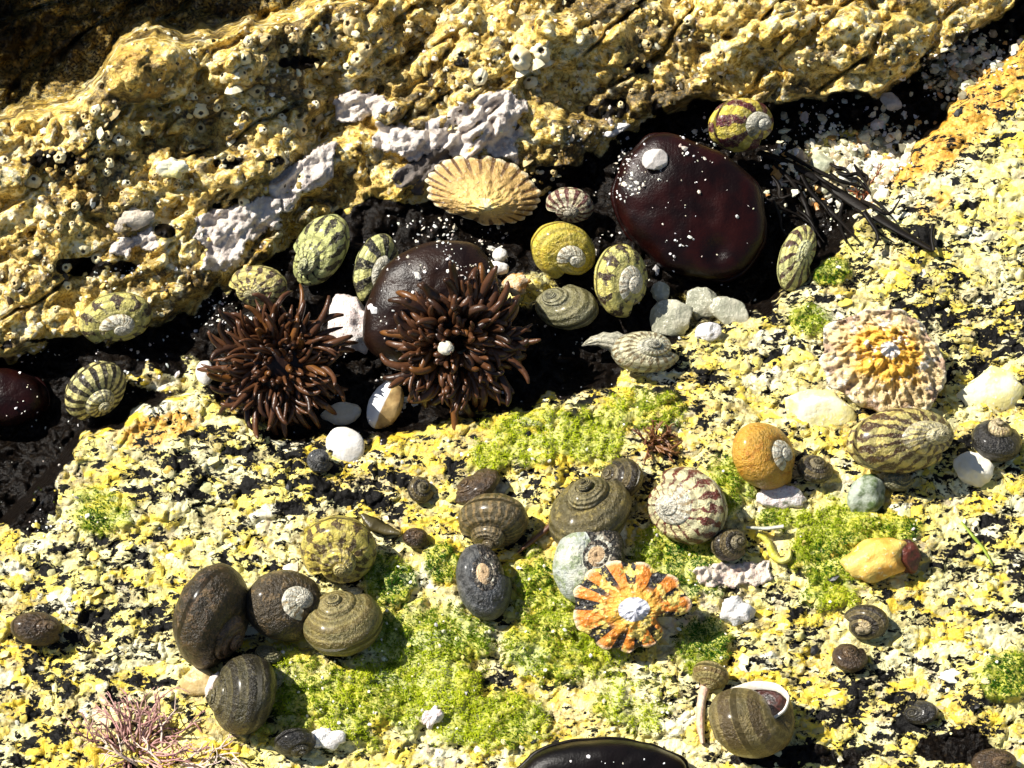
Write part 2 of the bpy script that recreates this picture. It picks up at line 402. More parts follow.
# ------------------------------------------------------------------ snails
def shell_material(name, c1, c2, c3, flame=0, spiral=0, thr=.55, dist=.35, ridge=9, pale=.25, grime=.5, rough=.33, seed=0.0, rosy=False, worn=.6, mott=.35):
    """c1 ground colour, c2 marking colour, c3 worn colour; flame: stripes per turn, spiral: bands across the whorl"""
    k = NT(name, rough, .45)
    A = k.attr('whorl'); sp = k.n('ShaderNodeSeparateXYZ'); k.l(A.outputs['Vector'], sp.inputs[0])
    t, vv = sp.outputs[0], sp.outputs[1]
    p = k.vmath('ADD', k.opos(), (seed * 31.7, seed * 17.1, seed * 7.3))
    n1 = k.noise(p, .10, 3, .6); n2 = k.noise(p, .35, 3, .65); n3 = k.noise(p, .045, 2)
    pat = None
    if flame:
        ph = k.math('ADD', k.math('MULTIPLY', t, flame * 2 * math.pi), k.math('MULTIPLY', vv, 5.0))
        ph = k.math('ADD', ph, k.math('MULTIPLY', k.math('SUBTRACT', n1, .5), dist * 18))
        pat = k.math('ADD', k.math('MULTIPLY', k.math('SINE', ph), .5), .5)
    if spiral:
        ph = k.math('ADD', k.math('MULTIPLY', vv, spiral * 2 * math.pi), k.math('MULTIPLY', k.math('SUBTRACT', n1, .5), dist * 8))
        s2 = k.math('ADD', k.math('MULTIPLY', k.math('SINE', ph), .5), .5)
        pat = s2 if pat is None else k.math('ADD', k.math('MULTIPLY', pat, .62), k.math('MULTIPLY', s2, .38))
    if pat is None: pat = n1
    pat = k.math('ADD', pat, k.math('MULTIPLY', k.math('SUBTRACT', n2, .5), .5))
    col = k.mix(k.step(n3, .35, .65), c1, tuple(min(1, q * f) for q, f in zip(c1, (.72, .78, .9))))
    col = k.mix(k.step(pat, thr - .06, thr + .08), col, c2)
    col = k.mix(k.math('MULTIPLY', k.step(n2, .56, .68), pale), col, c3)
    col = k.mix(k.math('MULTIPLY', k.step(n2, .42, .28), grime), col, (.03, .024, .012))
    rg = k.math('SINE', k.math('MULTIPLY', vv, ridge * 2 * math.pi))
    gl = k.math('SINE', k.math('ADD', k.math('MULTIPLY', t, 150), k.math('MULTIPLY', n1, 9)))
    col = k.mix(k.math('MULTIPLY', k.step(rg, -.35, -.95), .45), col, tuple(q * .25 for q in c2))
    k.color(col)
    n4 = k.noise(p, .16, 4, .7)
    col2 = k.mix(k.math('MULTIPLY', k.step(n4, .54, .62), mott), col, k.mix(.5, c3, c1))
    col2 = k.mix(k.math('MULTIPLY', k.step(n4, .44, .37), mott), col2, tuple(q * .30 for q in c1))
    wf = k.step(k.math('ADD', t, k.math('MULTIPLY', k.math('SUBTRACT', n1, .5), 2.4)), 3.35, 2.5)
    col2 = k.mix(k.math('MULTIPLY', wf, worn), col2, k.mix(k.step(n2, .38, .62), tuple(q * .42 for q in c3), c3))
    if rosy: col2 = k.mix(k.step(t, 2.1, 1.85), col2, (.64, .44, .24))
    k.color(col2)
    k.bump(k.math('ADD', k.math('ADD', k.math('MULTIPLY', rg, .5), k.math('MULTIPLY', gl, .13)), k.math('MULTIPLY', k.math('ADD', n2, n4), 2.2)), 1.3, 1)
    k.b.inputs['Coat Weight'].default_value = .16; k.b.inputs['Coat Roughness'].default_value = .2
    k.l(k.math('ADD', rough - .12, k.math('MULTIPLY', n2, .3)), k.b.inputs['Roughness'])
    return k.m

def tube_shell(t0, t1, W, a, Dd, T, nv, nt, ell=1.0, ridges=0, ramp_=0.0, seed=0, total=4.0):
    t = np.linspace(t0, t1, nt); v = np.linspace(0, 2 * np.pi, nv, endpoint=False)
    tt, vv = np.meshgrid(t, v, indexing='ij')
    u = tt - total; s = W ** np.where(u < -.75, u, -.75 + .38 * (u + .75))
    ph = tt * 2 * np.pi
    rr = a * s * (1 + ridges * np.cos(9 * vv) + .012 * np.sin(tt * 57) + .02 * (vnoise(tt * 9 + seed, vv * 1.5, 5) - .5))
    rad = Dd * s + rr * np.cos(vv); z = -T * s + rr * ell * np.sin(vv)
    P = np.stack([rad * np.cos(ph), rad * np.sin(ph), z], -1).reshape(-1, 3)
    A = np.stack([tt, vv / (2 * np.pi), s], -1).reshape(-1, 3)
    F = grid_faces(nv, nt, True)
    return P, F, A

def rot_to(apex, spin):
    z = Vector(apex).normalized()
    R = z.to_track_quat('Z', 'Y').to_matrix()
    return np.array(R @ Matrix.Rotation(math.radians(spin), 3, 'Z'))

def snail(px, py, a, b, ang, apex, spin, label, mat, spire_mat=None, W=2.7, T=.85, Dd=.42, ta=.5, sink=.14, parts=True, name='sea_snail', group=None, lift=0.0, aperture=None, total=4.2, seed=0, split=1.12, spire_label=None, ridges=.012, depth=None, mirror=False):
    nv = 30 if parts else 20
    tot = total
    body = tube_shell(tot - split, tot, W, ta, Dd, T, nv, 70 if parts else 44, 1.0, ridges, seed=seed, total=tot)
    spire = tube_shell(max(.1, tot - 4.0), tot - split + (.0), W, ta, Dd, T, nv, 110 if parts else 60, 1.0, ridges, seed=seed, total=tot)
    tg = body[0][-nv:].mean(0) - body[0][-3 * nv:-2 * nv].mean(0); tg = tg / np.linalg.norm(tg); cn = body[0][-nv:].mean(0)
    best = None
    for sp_ in range(0, 360, 8):
        Rq = rot_to(apex, sp_); q = (Rq @ tg)[2] * .8 + (Rq @ cn)[2] + .1 * (Rq @ cn)[1]
        if aperture is not None: q = -((Rq @ tg) @ np.array([.2, .8, .55]) + .3 * (Rq @ cn)[0])
        if best is None or q < best[0]: best = (q, sp_)
    R = rot_to(apex, best[1] + (spin if aperture is not None else 0))
    if mirror: R = np.diag([-1.0, 1, 1]) @ R
    vb = body[0] @ R.T; vs = spire[0] @ R.T
    f = fit(np.vstack([vb, vs]), a, b, ang, depth)
    # mouth of the shell: rolled lip and inner wall going back up the tube
    ring = body[0][-nv:]; cen = ring.mean(0)
    s0 = tube_shell(tot - .16, tot - .158, W, ta * .82, Dd, T, nv, 2, 1.0, 0, total=tot)[0][:nv]
    lip_in = cen + (ring - cen) * .80
    vb = f(vb); vs = f(vs)
    wb = cam2world(vb); ws = cam2world(vs)
    allw = np.vstack([wb, ws])
    P = seat(px, py, allw, sink, lift=lift)
    fb = [tuple(q) for q in body[1][:, ::-1].tolist()]
    if aperture is None:     # the mouth lies hidden against the rock: closed by the shell itself
        fb.append(tuple(range(len(wb) - nv, len(wb)))); 
    fb.append(tuple(range(nv))[::-1])
    att = {'whorl': ('FLOAT_VECTOR', body[2])}
    if parts:
        root = empty(name, P); tag(root, label, 'sea snail', group)
        obj('body_whorl', mesh_np('body_whorl', wb, fb, mat, True, att), root)
        fs = [tuple(q) for q in spire[1][:, ::-1].tolist()] + [tuple(range(nv))]
        so = obj('spire', mesh_np('spire', ws, fs, spire_mat or mat, True, {'whorl': ('FLOAT_VECTOR', spire[2])}), root)
        if spire_label: so['label'] = spire_label
        if aperture is not None:
            def place(q): return cam2world(f(q @ R.T))
            rr = [ring, cen + (ring - cen) * 1.015 + np.array([0, 0, 0]), cen + (ring - cen) * .96, cen + (ring - cen) * .88]
            tang = body[0][-nv:].mean(0) - body[0][-2 * nv:-nv].mean(0); tang /= np.linalg.norm(tang)
            rr[1] = rr[1] + tang * .05; rr[2] = rr[2] + tang * .05; rr[3] = rr[3] - tang * .10
            obj('shell_lip', mesh_np('shell_lip', place(np.vstack(rr)), grid_faces(nv, 4, True), aperture[0], True), root)
            inner = [cen + (ring - cen) * .85 - tang * .10, cen + (ring - cen) * .6 - tang * .2, cen + (ring - cen) * .3 - tang * .26]
            fi = [tuple(q) for q in grid_faces(nv, 3, True).tolist()] + [tuple(range(2 * nv, 3 * nv))]
            obj('shell_mouth', mesh_np('shell_mouth', place(np.vstack(inner)), fi, aperture[1], True), root)
        return root
    off = len(wb)
    fs = [tuple(i + off for i in q) for q in spire[1][:, ::-1].tolist()]
    me = mesh_np(name, allw, fb + fs, mat, True, {'whorl': ('FLOAT_VECTOR', np.vstack([body[2], spire[2]]))})
    return tag(obj(name, me, None, P), label, 'sea snail', group)

def simple_material(name, c1, c2, rough=.5, scale=.12, bump=1.5, c3=None, spec=.4, lo=.4, hi=.62):
    k = NT(name, rough, spec); p = k.opos()
    n1 = k.noise(p, scale, 4, .6); n2 = k.noise(p, scale * 3.5, 3, .65)
    col = k.mix(k.step(n1, lo, hi), c1, c2)
    if c3: col = k.mix(k.step(n2, .58, .68), col, c3)
    k.color(col); k.bump(k.math('ADD', n1, n2), bump, .9)
    return k.m

CREAM, YELL, MARO, BLK = (.68, .64, .40), (.66, .52, .10), (.11, .025, .02), (.02, .016, .012)
M = {}
M['green_stripe'] = shell_material('green_striped_shell', (.66, .66, .22), (.03, .022, .014), (.78, .78, .45), flame=13, spiral=4, thr=.60, seed=1)
M['gold_mottle'] = shell_material('gold_mottled_shell', (.72, .60, .18), (.06, .028, .016), (.80, .74, .45), flame=14, spiral=5, thr=.58, seed=2)
M['bold_band'] = shell_material('bold_banded_shell', (.74, .70, .24), (.010, .007, .006), (.80, .76, .5), flame=9, thr=.5, dist=.15, seed=3)
M['dark_stripe'] = shell_material('dark_striped_shell', (.76, .66, .24), (.020, .012, .008), (.80, .74, .48), flame=16, thr=.52, dist=.16, seed=5)
M['yellow_maroon'] = shell_material('yellow_maroon_shell', (.80, .62, .08), (.10, .012, .022), (.82, .78, .55), flame=7, thr=.52, dist=.2, grime=.3, seed=6)
M['maroon_stripe'] = shell_material('maroon_striped_shell', (.70, .60, .36), (.12, .03, .025), (.78, .74, .6), flame=14, thr=.58, dist=.18, seed=7)
M['plain_yellow'] = shell_material('plain_yellow_shell', (.72, .55, .06), (.58, .38, .04), (.76, .70, .40), thr=.62, pale=.3, seed=8)
M['olive_grey'] = shell_material('olive_grey_shell', (.20, .18, .08), (.30, .27, .15), (.44, .42, .28), thr=.58, ridge=12, pale=.3, seed=9)
M['yellow_net'] = shell_material('yellow_netted_shell', (.76, .66, .18), (.05, .026, .016), (.82, .78, .48), flame=10, spiral=3, thr=.66, dist=.5, seed=10)
M['pale_net'] = shell_material('pale_netted_shell', (.68, .62, .38), (.22, .16, .07), (.80, .77, .62), flame=20, spiral=7, thr=.60, seed=11)
M['lemon_line'] = shell_material('lemon_lined_shell', (.72, .66, .22), (.07, .03, .02), (.66, .70, .42), flame=12, spiral=2, thr=.72, dist=.18, seed=12)
M['orange'] = shell_material('orange_shell', (.62, .32, .035), (.46, .19, .015), (.74, .50, .14), thr=.56, ridge=0, pale=.35, grime=.4, seed=13)
M['brown_net'] = shell_material('brown_netted_shell', (.68, .54, .15), (.07, .03, .010), (.82, .76, .5), flame=17, spiral=6, thr=.5, dist=.4, seed=14)
M['maroon_flame'] = shell_material('maroon_flamed_shell', (.78, .68, .34), (.13, .02, .012), (.84, .80, .55), flame=16, spiral=4, thr=.56, dist=.45, seed=15)
M['olive_brown'] = shell_material('olive_brown_shell', (.13, .10, .035), (.27, .21, .06), (.36, .31, .16), thr=.6, ridge=14, pale=.35, seed=16)
M['dark_ridge'] = shell_material('dark_ridged_shell', (.10, .075, .03), (.22, .15, .06), (.36, .29, .17), flame=23, thr=.72, ridge=13, pale=.3, seed=17)
M['slate'] = shell_material('slate_shell', (.09, .09, .085), (.025, .024, .024), (.30, .29, .27), thr=.55, ridge=5, pale=.35, seed=18)
M['grey_green'] = shell_material('grey_green_shell', (.60, .60, .47), (.26, .31, .17), (.66, .68, .60), thr=.54, ridge=0, pale=.4, grime=.25, seed=19)
M['yellow_brown'] = shell_material('yellow_brown_shell', (.66, .52, .09), (.08, .045, .012), (.78, .66, .30), flame=13, spiral=6, thr=.6, dist=.6, seed=20)
M['dark_brown'] = shell_material('dark_brown_shell', (.035, .024, .010), (.11, .070, .025), (.34, .20, .11), thr=.60, ridge=10, pale=.25, grime=.4, worn=.8, mott=.5, seed=21)
M['brown_black'] = shell_material('brown_black_shell', (.055, .04, .02), (.17, .11, .045), (.26, .19, .10), thr=.58, ridge=5, pale=.3, seed=22)
M['olive_tan'] = shell_material('olive_tan_shell', (.29, .23, .075), (.14, .105, .03), (.44, .37, .17), spiral=9, thr=.62, dist=.12, ridge=9, pale=.2, grime=.35, seed=23)
M['dark_olive'] = shell_material('dark_olive_shell', (.085, .07, .028), (.022, .018, .010), (.26, .22, .11), spiral=9, thr=.55, dist=.1, ridge=9, pale=.25, seed=24)
M['olive_smooth'] = shell_material('smooth_olive_shell', (.20, .15, .05), (.075, .05, .018), (.36, .29, .14), spiral=6, thr=.58, dist=.12, ridge=6, pale=.15, grime=.25, rough=.36, seed=25)
M['dark_line'] = shell_material('dark_lined_shell', (.16, .115, .04), (.022, .016, .010), (.40, .34, .2), spiral=6, thr=.45, dist=.06, ridge=6, seed=26)
M['black_line'] = shell_material('black_lined_shell', (.028, .024, .020), (.012, .011, .01), (.20, .18, .13), spiral=5, thr=.5, dist=.06, ridge=6, pale=.15, seed=27)
M['small_brown'] = shell_material('small_brown_shell', (.075, .042, .018), (.035, .02, .01), (.22, .14, .07), thr=.55, ridge=5, seed=28)
M['tan_line'] = shell_material('tan_lined_shell', (.40, .31, .10), (.15, .10, .03), (.56, .46, .2), spiral=5, thr=.62, dist=.08, ridge=5, seed=29)
M['spire_white'] = shell_material('white_worn_spire', (.78, .72, .50), (.36, .25, .10), (.86, .83, .70), flame=13, thr=.66, ridge=4, pale=.5, grime=.75, seed=30)
M['spire_pink'] = shell_material('pink_worn_spire', (.34, .21, .12), (.12, .07, .03), (.62, .48, .38), thr=.50, ridge=5, pale=.6, grime=.8, seed=31)
M['spire_tan'] = shell_material('tan_worn_spire', (.52, .38, .14), (.20, .12, .04), (.78, .66, .42), flame=13, thr=.58, ridge=4, pale=.6, grime=.75, seed=32)
M['spire_grey'] = shell_material('grey_worn_spire', (.46, .43, .30), (.22, .19, .11), (.78, .75, .65), thr=.56, ridge=0, grime=.5, seed=33)
M['spire_banded'] = shell_material('black_banded_spire', (.78, .72, .52), (.010, .009, .008), (.70, .52, .36), spiral=2, thr=.42, dist=.3, grime=.2, ridge=0, rosy=True, worn=0, seed=34)
M['lip'] = simple_material('pearl_lip', (.80, .77, .70), (.70, .62, .50), .25, .1, .6)
M['mouth'] = simple_material('dark_red_mouth', (.05, .012, .008), (.012, .006, .005), .2, .12, 1)

G_DARK = 'dark periwinkles on the lower slab'
S = snail
S(320,250,40,27,52,(-.5,-.35,.75),40,'green-yellow snail with broken dark stripes just left of the black-banded snail',M['green_stripe'],sink=.1,lift=10)
S(258,286,30,21,6,(-.35,-.45,.8),100,'small gold mottled snail sitting on the top edge of the left tentacled anemone',M['gold_mottle'],lift=16)
S(376,269,37,22,78,(.5,-.25,.85),190,'narrow snail with bold black and yellow bands left of the bulky brown anemone',M['bold_band'],M['spire_grey'],lift=10)
S(115,318,38,25,14,(.25,-.5,.85),20,'yellow-green mottled snail with a white worn tip on the golden left rock face',M['yellow_net'],M['spire_white'],T=1.05)
S(95,391,34,26,58,(.45,-.6,.65),70,'yellow snail with neat dark brown stripes at the left dark hollow',M['dark_stripe'],T=1.0,lift=14)
S(741,125,35,28,0,(.75,-.1,.7),75,'yellow snail with maroon bands and a grey worn top above the smooth maroon anemone',M['yellow_maroon'],M['spire_grey'],W=2.4,lift=30)
S(570,205,25,18,-4,(-.2,-.6,.75),10,'small cream snail with slanting maroon stripes right of the ribbed limpet',M['maroon_stripe'],lift=12)
S(563,251,34,29,-35,(.35,-.45,.8),200,'plain bright yellow snail with a cream white tip',M['plain_yellow'],M['spire_white'],lift=14)
S(567,307,32,24,-20,(-.5,.5,.6),60,'dull olive grey snail below the bright yellow one',M['olive_grey'],lift=6)
S(621,281,37,28,102,(.55,-.2,.8),170,'yellow netted snail with a large pale spire touching the smooth maroon anemone',M['yellow_net'],M['spire_white'],W=2.3,lift=12)
S(645,352,34,21,4,(.3,.35,.85),120,'pale netted snail with a white cap beside the broken pointed shell',M['pale_net'],lift=10)
S(797,258,35,19,70,(.4,.1,.9),150,'lemon yellow snail with thin dark lines at the foot of the seaweed',M['lemon_line'],lift=14)
S(764,456,34,31,-20,(.75,.1,.6),30,'plain orange snail with a chalky pitted tip',M['orange'],M['spire_white'],W=2.5,T=.75)
S(900,441,54,32,5,(.62,.12,.75),175,'large brown and yellow netted snail below the crusty orange limpet',M['brown_net'],W=2.2,T=.95)
S(688,506,38,36,-20,(-.62,.05,.75),330,'round cream snail with maroon flames and a white tip',M['maroon_flame'],M['spire_white'],W=2.1)
S(590,513,42,35,58,(-.2,.75,.6),250,'olive brown ridged snail behind the grey-green spiral snail',M['olive_brown'],T=1.0)
S(493,521,33,29,30,(-.15,-.72,.6),60,'dark brown ridged snail above the slate grey snail',M['dark_ridge'],T=1.0)
S(484,582,37,26,100,(.12,.38,.85),215,'slate grey snail with a pale eye-like tip below the dark ridged snail',M['slate'],M['spire_banded'],lift=4,W=1.7,T=.6,split=.72)
S(592,563,41,37,62,(.22,.28,.92),215,'grey-green snail with a black and cream spiral top touching the star limpet',M['grey_green'],M['spire_banded'],W=1.65,T=.5,split=.62)
S(338,549,37,33,0,(.05,-.5,.82),140,'yellow and brown mottled snail with a pinkish tip above the cluster of dark snails',M['yellow_brown'],T=.95)
S(211,617,49,38,100,(.72,-.55,.36),120,'largest dark brown snail of the lower left cluster',M['dark_brown'],W=2.7,T=.8)
S(284,606,36,34,0,(.6,.2,.72),60,'blackish brown snail with a white eroded tip in the lower left cluster',M['brown_black'],M['spire_white'],W=2.5,T=.8)
S(342,623,37,32,30,(-.2,.78,.52),20,'olive tan snail with fine ridges at the right of the lower left cluster',M['olive_tan'],W=2.5,T=.8)
S(242,695,37,33,92,(-.85,.05,.35),20,'dark olive snail with upright grooves below the largest dark brown snail',M['dark_olive'],W=2.6,T=.8)
S(752,722,41,32,0,(.85,-.2,-.3),0,'olive snail lying with its white-lipped mouth open upward near the bottom',M['olive_smooth'],W=2.0,T=.55,Dd=.40,ta=.60,aperture=(M['lip'],M['mouth']),lift=2,mirror=True)
S(622,478,20,20,70,(-.7,.3,.5),30,'small dark grooved snail behind the olive brown ridged snail',M['dark_line'])
S(867,622,20,17,10,(-.45,-.35,.8),90,'small dark snail with fine pale lines and a tan tip, right of the green turf',M['dark_line'],M['spire_tan'])
S(850,658,13,17,80,(0,.6,.6),90,'tiny plain brown snail just under the dark lined one',M['small_brown'],parts=False)
S(711,675,17,14,0,(-.2,-.7,.5),40,'tiny tan snail at the upper end of the pink worm tube',M['tan_line'],parts=False)
S(729,545,18,16,10,(.6,.2,.7),20,'small dark snail tucked under the maroon flamed snail',M['dark_line'])
S(815,469,18,14,0,(.2,.6,.7),80,'small dark snail in the shadow of the orange snail',M['dark_line'],parts=False)
S(997,441,24,22,20,(.05,.75,.55),30,'black lined snail with a pale peak at the right edge',M['black_line'],M['spire_tan'],T=1.05)
S(36,629,23,16,-5,(.7,.2,.6),50,'lone small brown snail on the yellow rock at the far left',M['small_brown'])
S(295,743,15,19,80,(.4,-.6,.6),20,'small black lined snail beside the ragged white shell fragment',M['black_line'])
S(921,713,16,11,0,(-.6,.2,.6),60,'small blackish snail alone on pale rock near the bottom right',M['black_line'],parts=False)
S(268,655,8,13,75,(.2,.7,.6),10,'tiny greyish snail in the gap between the dark snails',M['olive_grey'],parts=False)
S(416,538,13,10,0,(.5,.3,.7),10,'tiny dark brown snail at the tip of the dark weed scrap',M['small_brown'],parts=False)
S(421,490,13,13,0,(.3,.3,.8),130,'tiny dark snail on yellow rock left of the dark ridged snail',M['dark_line'],parts=False)
S(320,461,13,12,0,(.2,.2,.9),50,'tiny grey snail on black-flecked rock below the left tentacled anemone',M['slate'],parts=False)
S(897,480,15,11,0,(.4,.2,.8),20,'tiny grey-green snail under the large brown and yellow netted snail',M['olive_grey'],parts=False)
S(476,487,26,14,25,(-.6,.4,.6),20,'weathered reddish brown snail half sunk behind the dark ridged snail',M['small_brown'],sink=.35)
S(996,764,24,14,0,(.3,.3,.8),90,'dark brown snail cut by the bottom right corner',M['small_brown'])

# ------------------------------------------------------------------ limpets
def limpet(px, py, a, b, ang, hgt, nrib, ribamp, label, mat, apex_mat, off=(0, 0), lean=(0, 0), rough=.02, seed=0, notch=None, thick=.06, prof=1.15, lift=4, sink=.05, apex_r=.2):
    na, nr = 180, 34
    th = np.linspace(0, 2 * np.pi, na, endpoint=False)
    r = np.linspace(0.0, 1, nr)
    tt, rr = np.meshgrid(th, r)
    n = vnoise(tt * 2.3 + seed, np.zeros_like(tt), 61)
    rib = np.cos(nrib * tt + 1.4 * np.sin(tt * 2 + seed) + .8 * np.sin(3 * tt + seed * 2))
    # close the noise round the circle
    cx, cy = np.cos(tt) * 3 + seed * 11, np.sin(tt) * 3
    edge = 1 + ribamp * rib * rr ** 2 + .16 * fbm(cx, cy, 2.0, 3, 62) * rr
    if notch:
        for (t0, w, dep) in notch:
            q = np.exp(-((np.angle(np.exp(1j * (tt - math.radians(t0)))) / math.radians(w)) ** 2))
            edge = edge - dep * q * rr ** 2
    R = rr * edge
    fx, fy = R * np.cos(tt), R * np.sin(tt)
    z = hgt * (1 - rr ** prof) * (1 + .06 * fbm(fx * 9 + seed, fy * 9, 1.0, 3, 64)) + ribamp * .30 * rib * rr * (1.1 - .4 * rr) + rough * fbm(fx * 30 + seed, fy * 30, 2.2, 3, 66) * 2 + rough * .9 * fbm(fx * 8 + seed, fy * 8, 1.0, 3, 67) + .004 * np.sin(rr * 40)
    z = np.where(rr < .12, z * 1.0, z)
    fx = fx + off[0] * (1 - rr); fy = fy + off[1] * (1 - rr)
    top = np.stack([fx * a, fy * b, z * (a + b) / 2], -1)
    bot = top * np.array([.97, .97, 1]) - np.array([0, 0, thick * (a + b) / 2])
    t = math.radians(ang); ca, sa = math.cos(t), math.sin(t)
    def rot(q):
        q = q.reshape(-1, 3)
        x = q[:, 0] * ca - q[:, 1] * sa; y = q[:, 0] * sa + q[:, 1] * ca; zz = q[:, 2]
        Rl = np.array(Matrix.Rotation(math.radians(lean[0]), 3, 'X') @ Matrix.Rotation(math.radians(lean[1]), 3, 'Y'))
        return np.stack([x, y, zz], 1) @ Rl.T
    A = np.stack([tt / (2 * np.pi), rr, rib * .5 + .5], -1)
    k = max(2, int(apex_r * nr))
    V = np.vstack([rot(top[k:]), rot(bot[-1:]), rot(bot[k:k + 1])]); at = np.vstack([A[k:].reshape(-1, 3), A[-1:].reshape(-1, 3), A[k:k + 1].reshape(-1, 3)])
    Fm = grid_faces(na, nr - k + 2, True)
    V = cam2world(V); ap = cam2world(rot(top[:k + 1]))
    P = seat(px, py, V, sink, lift=lift)
    root = empty('limpet', P); tag(root, label, 'limpet')
    obj('shell', mesh_np('shell', V, Fm, mat, True, {'whorl': ('FLOAT_VECTOR', at)}), root)
    obj('shell_apex', mesh_np('shell_apex', ap, grid_faces(na, k + 1, True), apex_mat, True, {'whorl': ('FLOAT_VECTOR', A[:k + 1].reshape(-1, 3))}), root)
    return root

def limpet_material(name, mid, rib, gap, edge_c, rough=.45, seed=0, gap_lo=.35, gap_hi=.5, gap_start=.45, patch=None, mid_r=(.25, .6)):
    k = NT(name, rough, .45); A = k.attr('whorl'); sp = k.n('ShaderNodeSeparateXYZ'); k.l(A.outputs['Vector'], sp.inputs[0])
    r, rb = sp.outputs[1], sp.outputs[2]; p = k.vmath('ADD', k.opos(), (seed * 40., 3, 9))
    n1 = k.noise(p, .07, 3, .6); n2 = k.noise(p, .3, 3, .65)
    col = k.mix(k.step(k.math('ADD', r, k.math('MULTIPLY', k.math('SUBTRACT', n1, .5), .7)), mid_r[0], mid_r[1]), mid, rib)
    gp = k.math('MULTIPLY', k.step(k.math('ADD', rb, k.math('MULTIPLY', k.math('SUBTRACT', n1, .5), .3)), gap_hi, gap_lo), k.step(r, gap_start - .1, gap_start + .12))
    col = k.mix(gp, col, gap)
    col = k.mix(k.math('MULTIPLY', k.step(r, .90, 1.0), k.math('SUBTRACT', 1, gp)), col, edge_c)
    if patch: col = k.mix(k.step(k.math('ADD', n1, k.math('MULTIPLY', n2, .4)), patch[1], patch[1] + .06), col, patch[0])
    col = k.mix(k.math('MULTIPLY', k.step(n2, .60, .7), .5), col, (.80, .76, .64))
    col = k.mix(k.math('MULTIPLY', k.step(n2, .40, .28), .55), col, (.12, .07, .03))
    k.color(col); k.bump(k.math('ADD', k.math('MULTIPLY', n2, 2.2), k.math('MULTIPLY', k.math('SINE', k.math('MULTIPLY', r, 70)), .06)), 1.3, .9)
    return k.m
LM1 = limpet_material('cream_limpet_shell', (.80, .56, .18), (.56, .36, .12), (.13, .065, .02), (.80, .70, .46), seed=1, gap_lo=.1, gap_hi=.35, gap_start=.66)
LA1 = simple_material('cream_limpet_apex', (.82, .60, .16), (.84, .74, .40), .45, .08, 1.4)
limpet(484,190,62,36,-8,.55,24,.02,'golden cream ribbed limpet on the rock above the bulky brown anemone',LM1,LA1,off=(.04,-.62),lean=(-4,3),seed=1,lift=6,prof=1.2)
LM2 = limpet_material('crusted_limpet_shell', (.76, .42, .05), (.74, .56, .28), (.42, .28, .18), (.74, .68, .54), seed=2, gap_lo=.2, gap_hi=.4, gap_start=.8, patch=((.74, .68, .58), .78), mid_r=(.42, .72))
LA2 = simple_material('crusted_limpet_apex', (.74, .72, .70), (.62, .50, .36), .5, .09, 2)
limpet(884,362,67,52,-20,.32,11,.035,'big crusty orange and white limpet with a frilly edge on the right slab',LM2,LA2,off=(-.02,.28),rough=.06,seed=4,lift=4,apex_r=.16)
LM3 = limpet_material('star_limpet_shell', (.74, .42, .06), (.74, .24, .03), (.012, .010, .009), (.82, .64, .40), rough=.33, seed=3, gap_lo=.34, gap_hi=.46, gap_start=.50, patch=((.76, .58, .14), .72))
LA3 = simple_material('star_limpet_apex', (.72, .72, .78), (.58, .58, .66), .4, .1, 1.4)
limpet(629,607,54,42,4,.34,11,.04,'star-shaped limpet with orange rays, black gaps and a white centre',LM3,LA3,off=(.12,-.02),rough=.02,seed=2.6,notch=[(-32,11,.5)],lift=16,prof=1.0,lean=(4,-4),apex_r=.28)

# ------------------------------------------------------------------ tubes
def tube(pts, radii, ns=9, cap=True):
    pts = np.asarray(pts, float); n = len(pts)
    tan = np.gradient(pts, axis=0); tan /= np.linalg.norm(tan, axis=1)[:, None] + 1e-12
    ref = np.array([.31, .23, .92]); out = []
    for i in range(n):
        s = np.cross(tan[i], ref); s /= np.linalg.norm(s) + 1e-12; b = np.cross(tan[i], s)
        a = np.linspace(0, 2 * np.pi, ns, endpoint=False)
        out.append(pts[i] + radii[i] * (np.cos(a)[:, None] * s + np.sin(a)[:, None] * b))
    V = np.vstack(out); F = [tuple(q) for q in grid_faces(ns, n, True).tolist()]
    if cap: F += [tuple(range(ns))[::-1], tuple(range((n - 1) * ns, n * ns))]
    return V, F

# ------------------------------------------------------------------ anemones
def flesh(name, c1, c2, rough=.28, spec=.55, scale=.06, bump=.8, streak=0):
    k = NT(name, rough, spec); p = k.opos()
    n1 = k.noise(p, scale, 3, .55); n2 = k.noise(p, .4, 3, .6)
    k.color(k.mix(k.step(n1, .35, .68), c1, c2)); k.bump(k.math('ADD', k.math('MULTIPLY', n1, .8), k.math('MULTIPLY', n2, .5)), bump, .8)
    k.b.inputs['Subsurface Weight'].default_value = 0.0
    return k.m
F_TENT = [flesh('anemone_tentacle_%s' % n, c, d, .34, .4, .05) for n, c, d in (('dark', (.026, .011, .006), (.055, .024, .011)), ('brown', (.066, .026, .011), (.105, .043, .017)), ('tawny', (.12, .045, .010), (.17, .068, .016)))]
F_DISC = flesh('anemone_disc', (.02, .008, .005), (.045, .017, .010), .3)
F_COL = flesh('anemone_column', (.020, .008, .004), (.008, .003, .002), .36, .3, .04, 1.6)
F_MAR = flesh('maroon_anemone_body', (.005, .0012, .001), (.018, .0028, .002), .36, .25, .03, 1.3)
F_BLK = flesh('black_anemone_body', (.003, .002, .002), (.005, .003, .003), .4, .2, .03, 1.0)

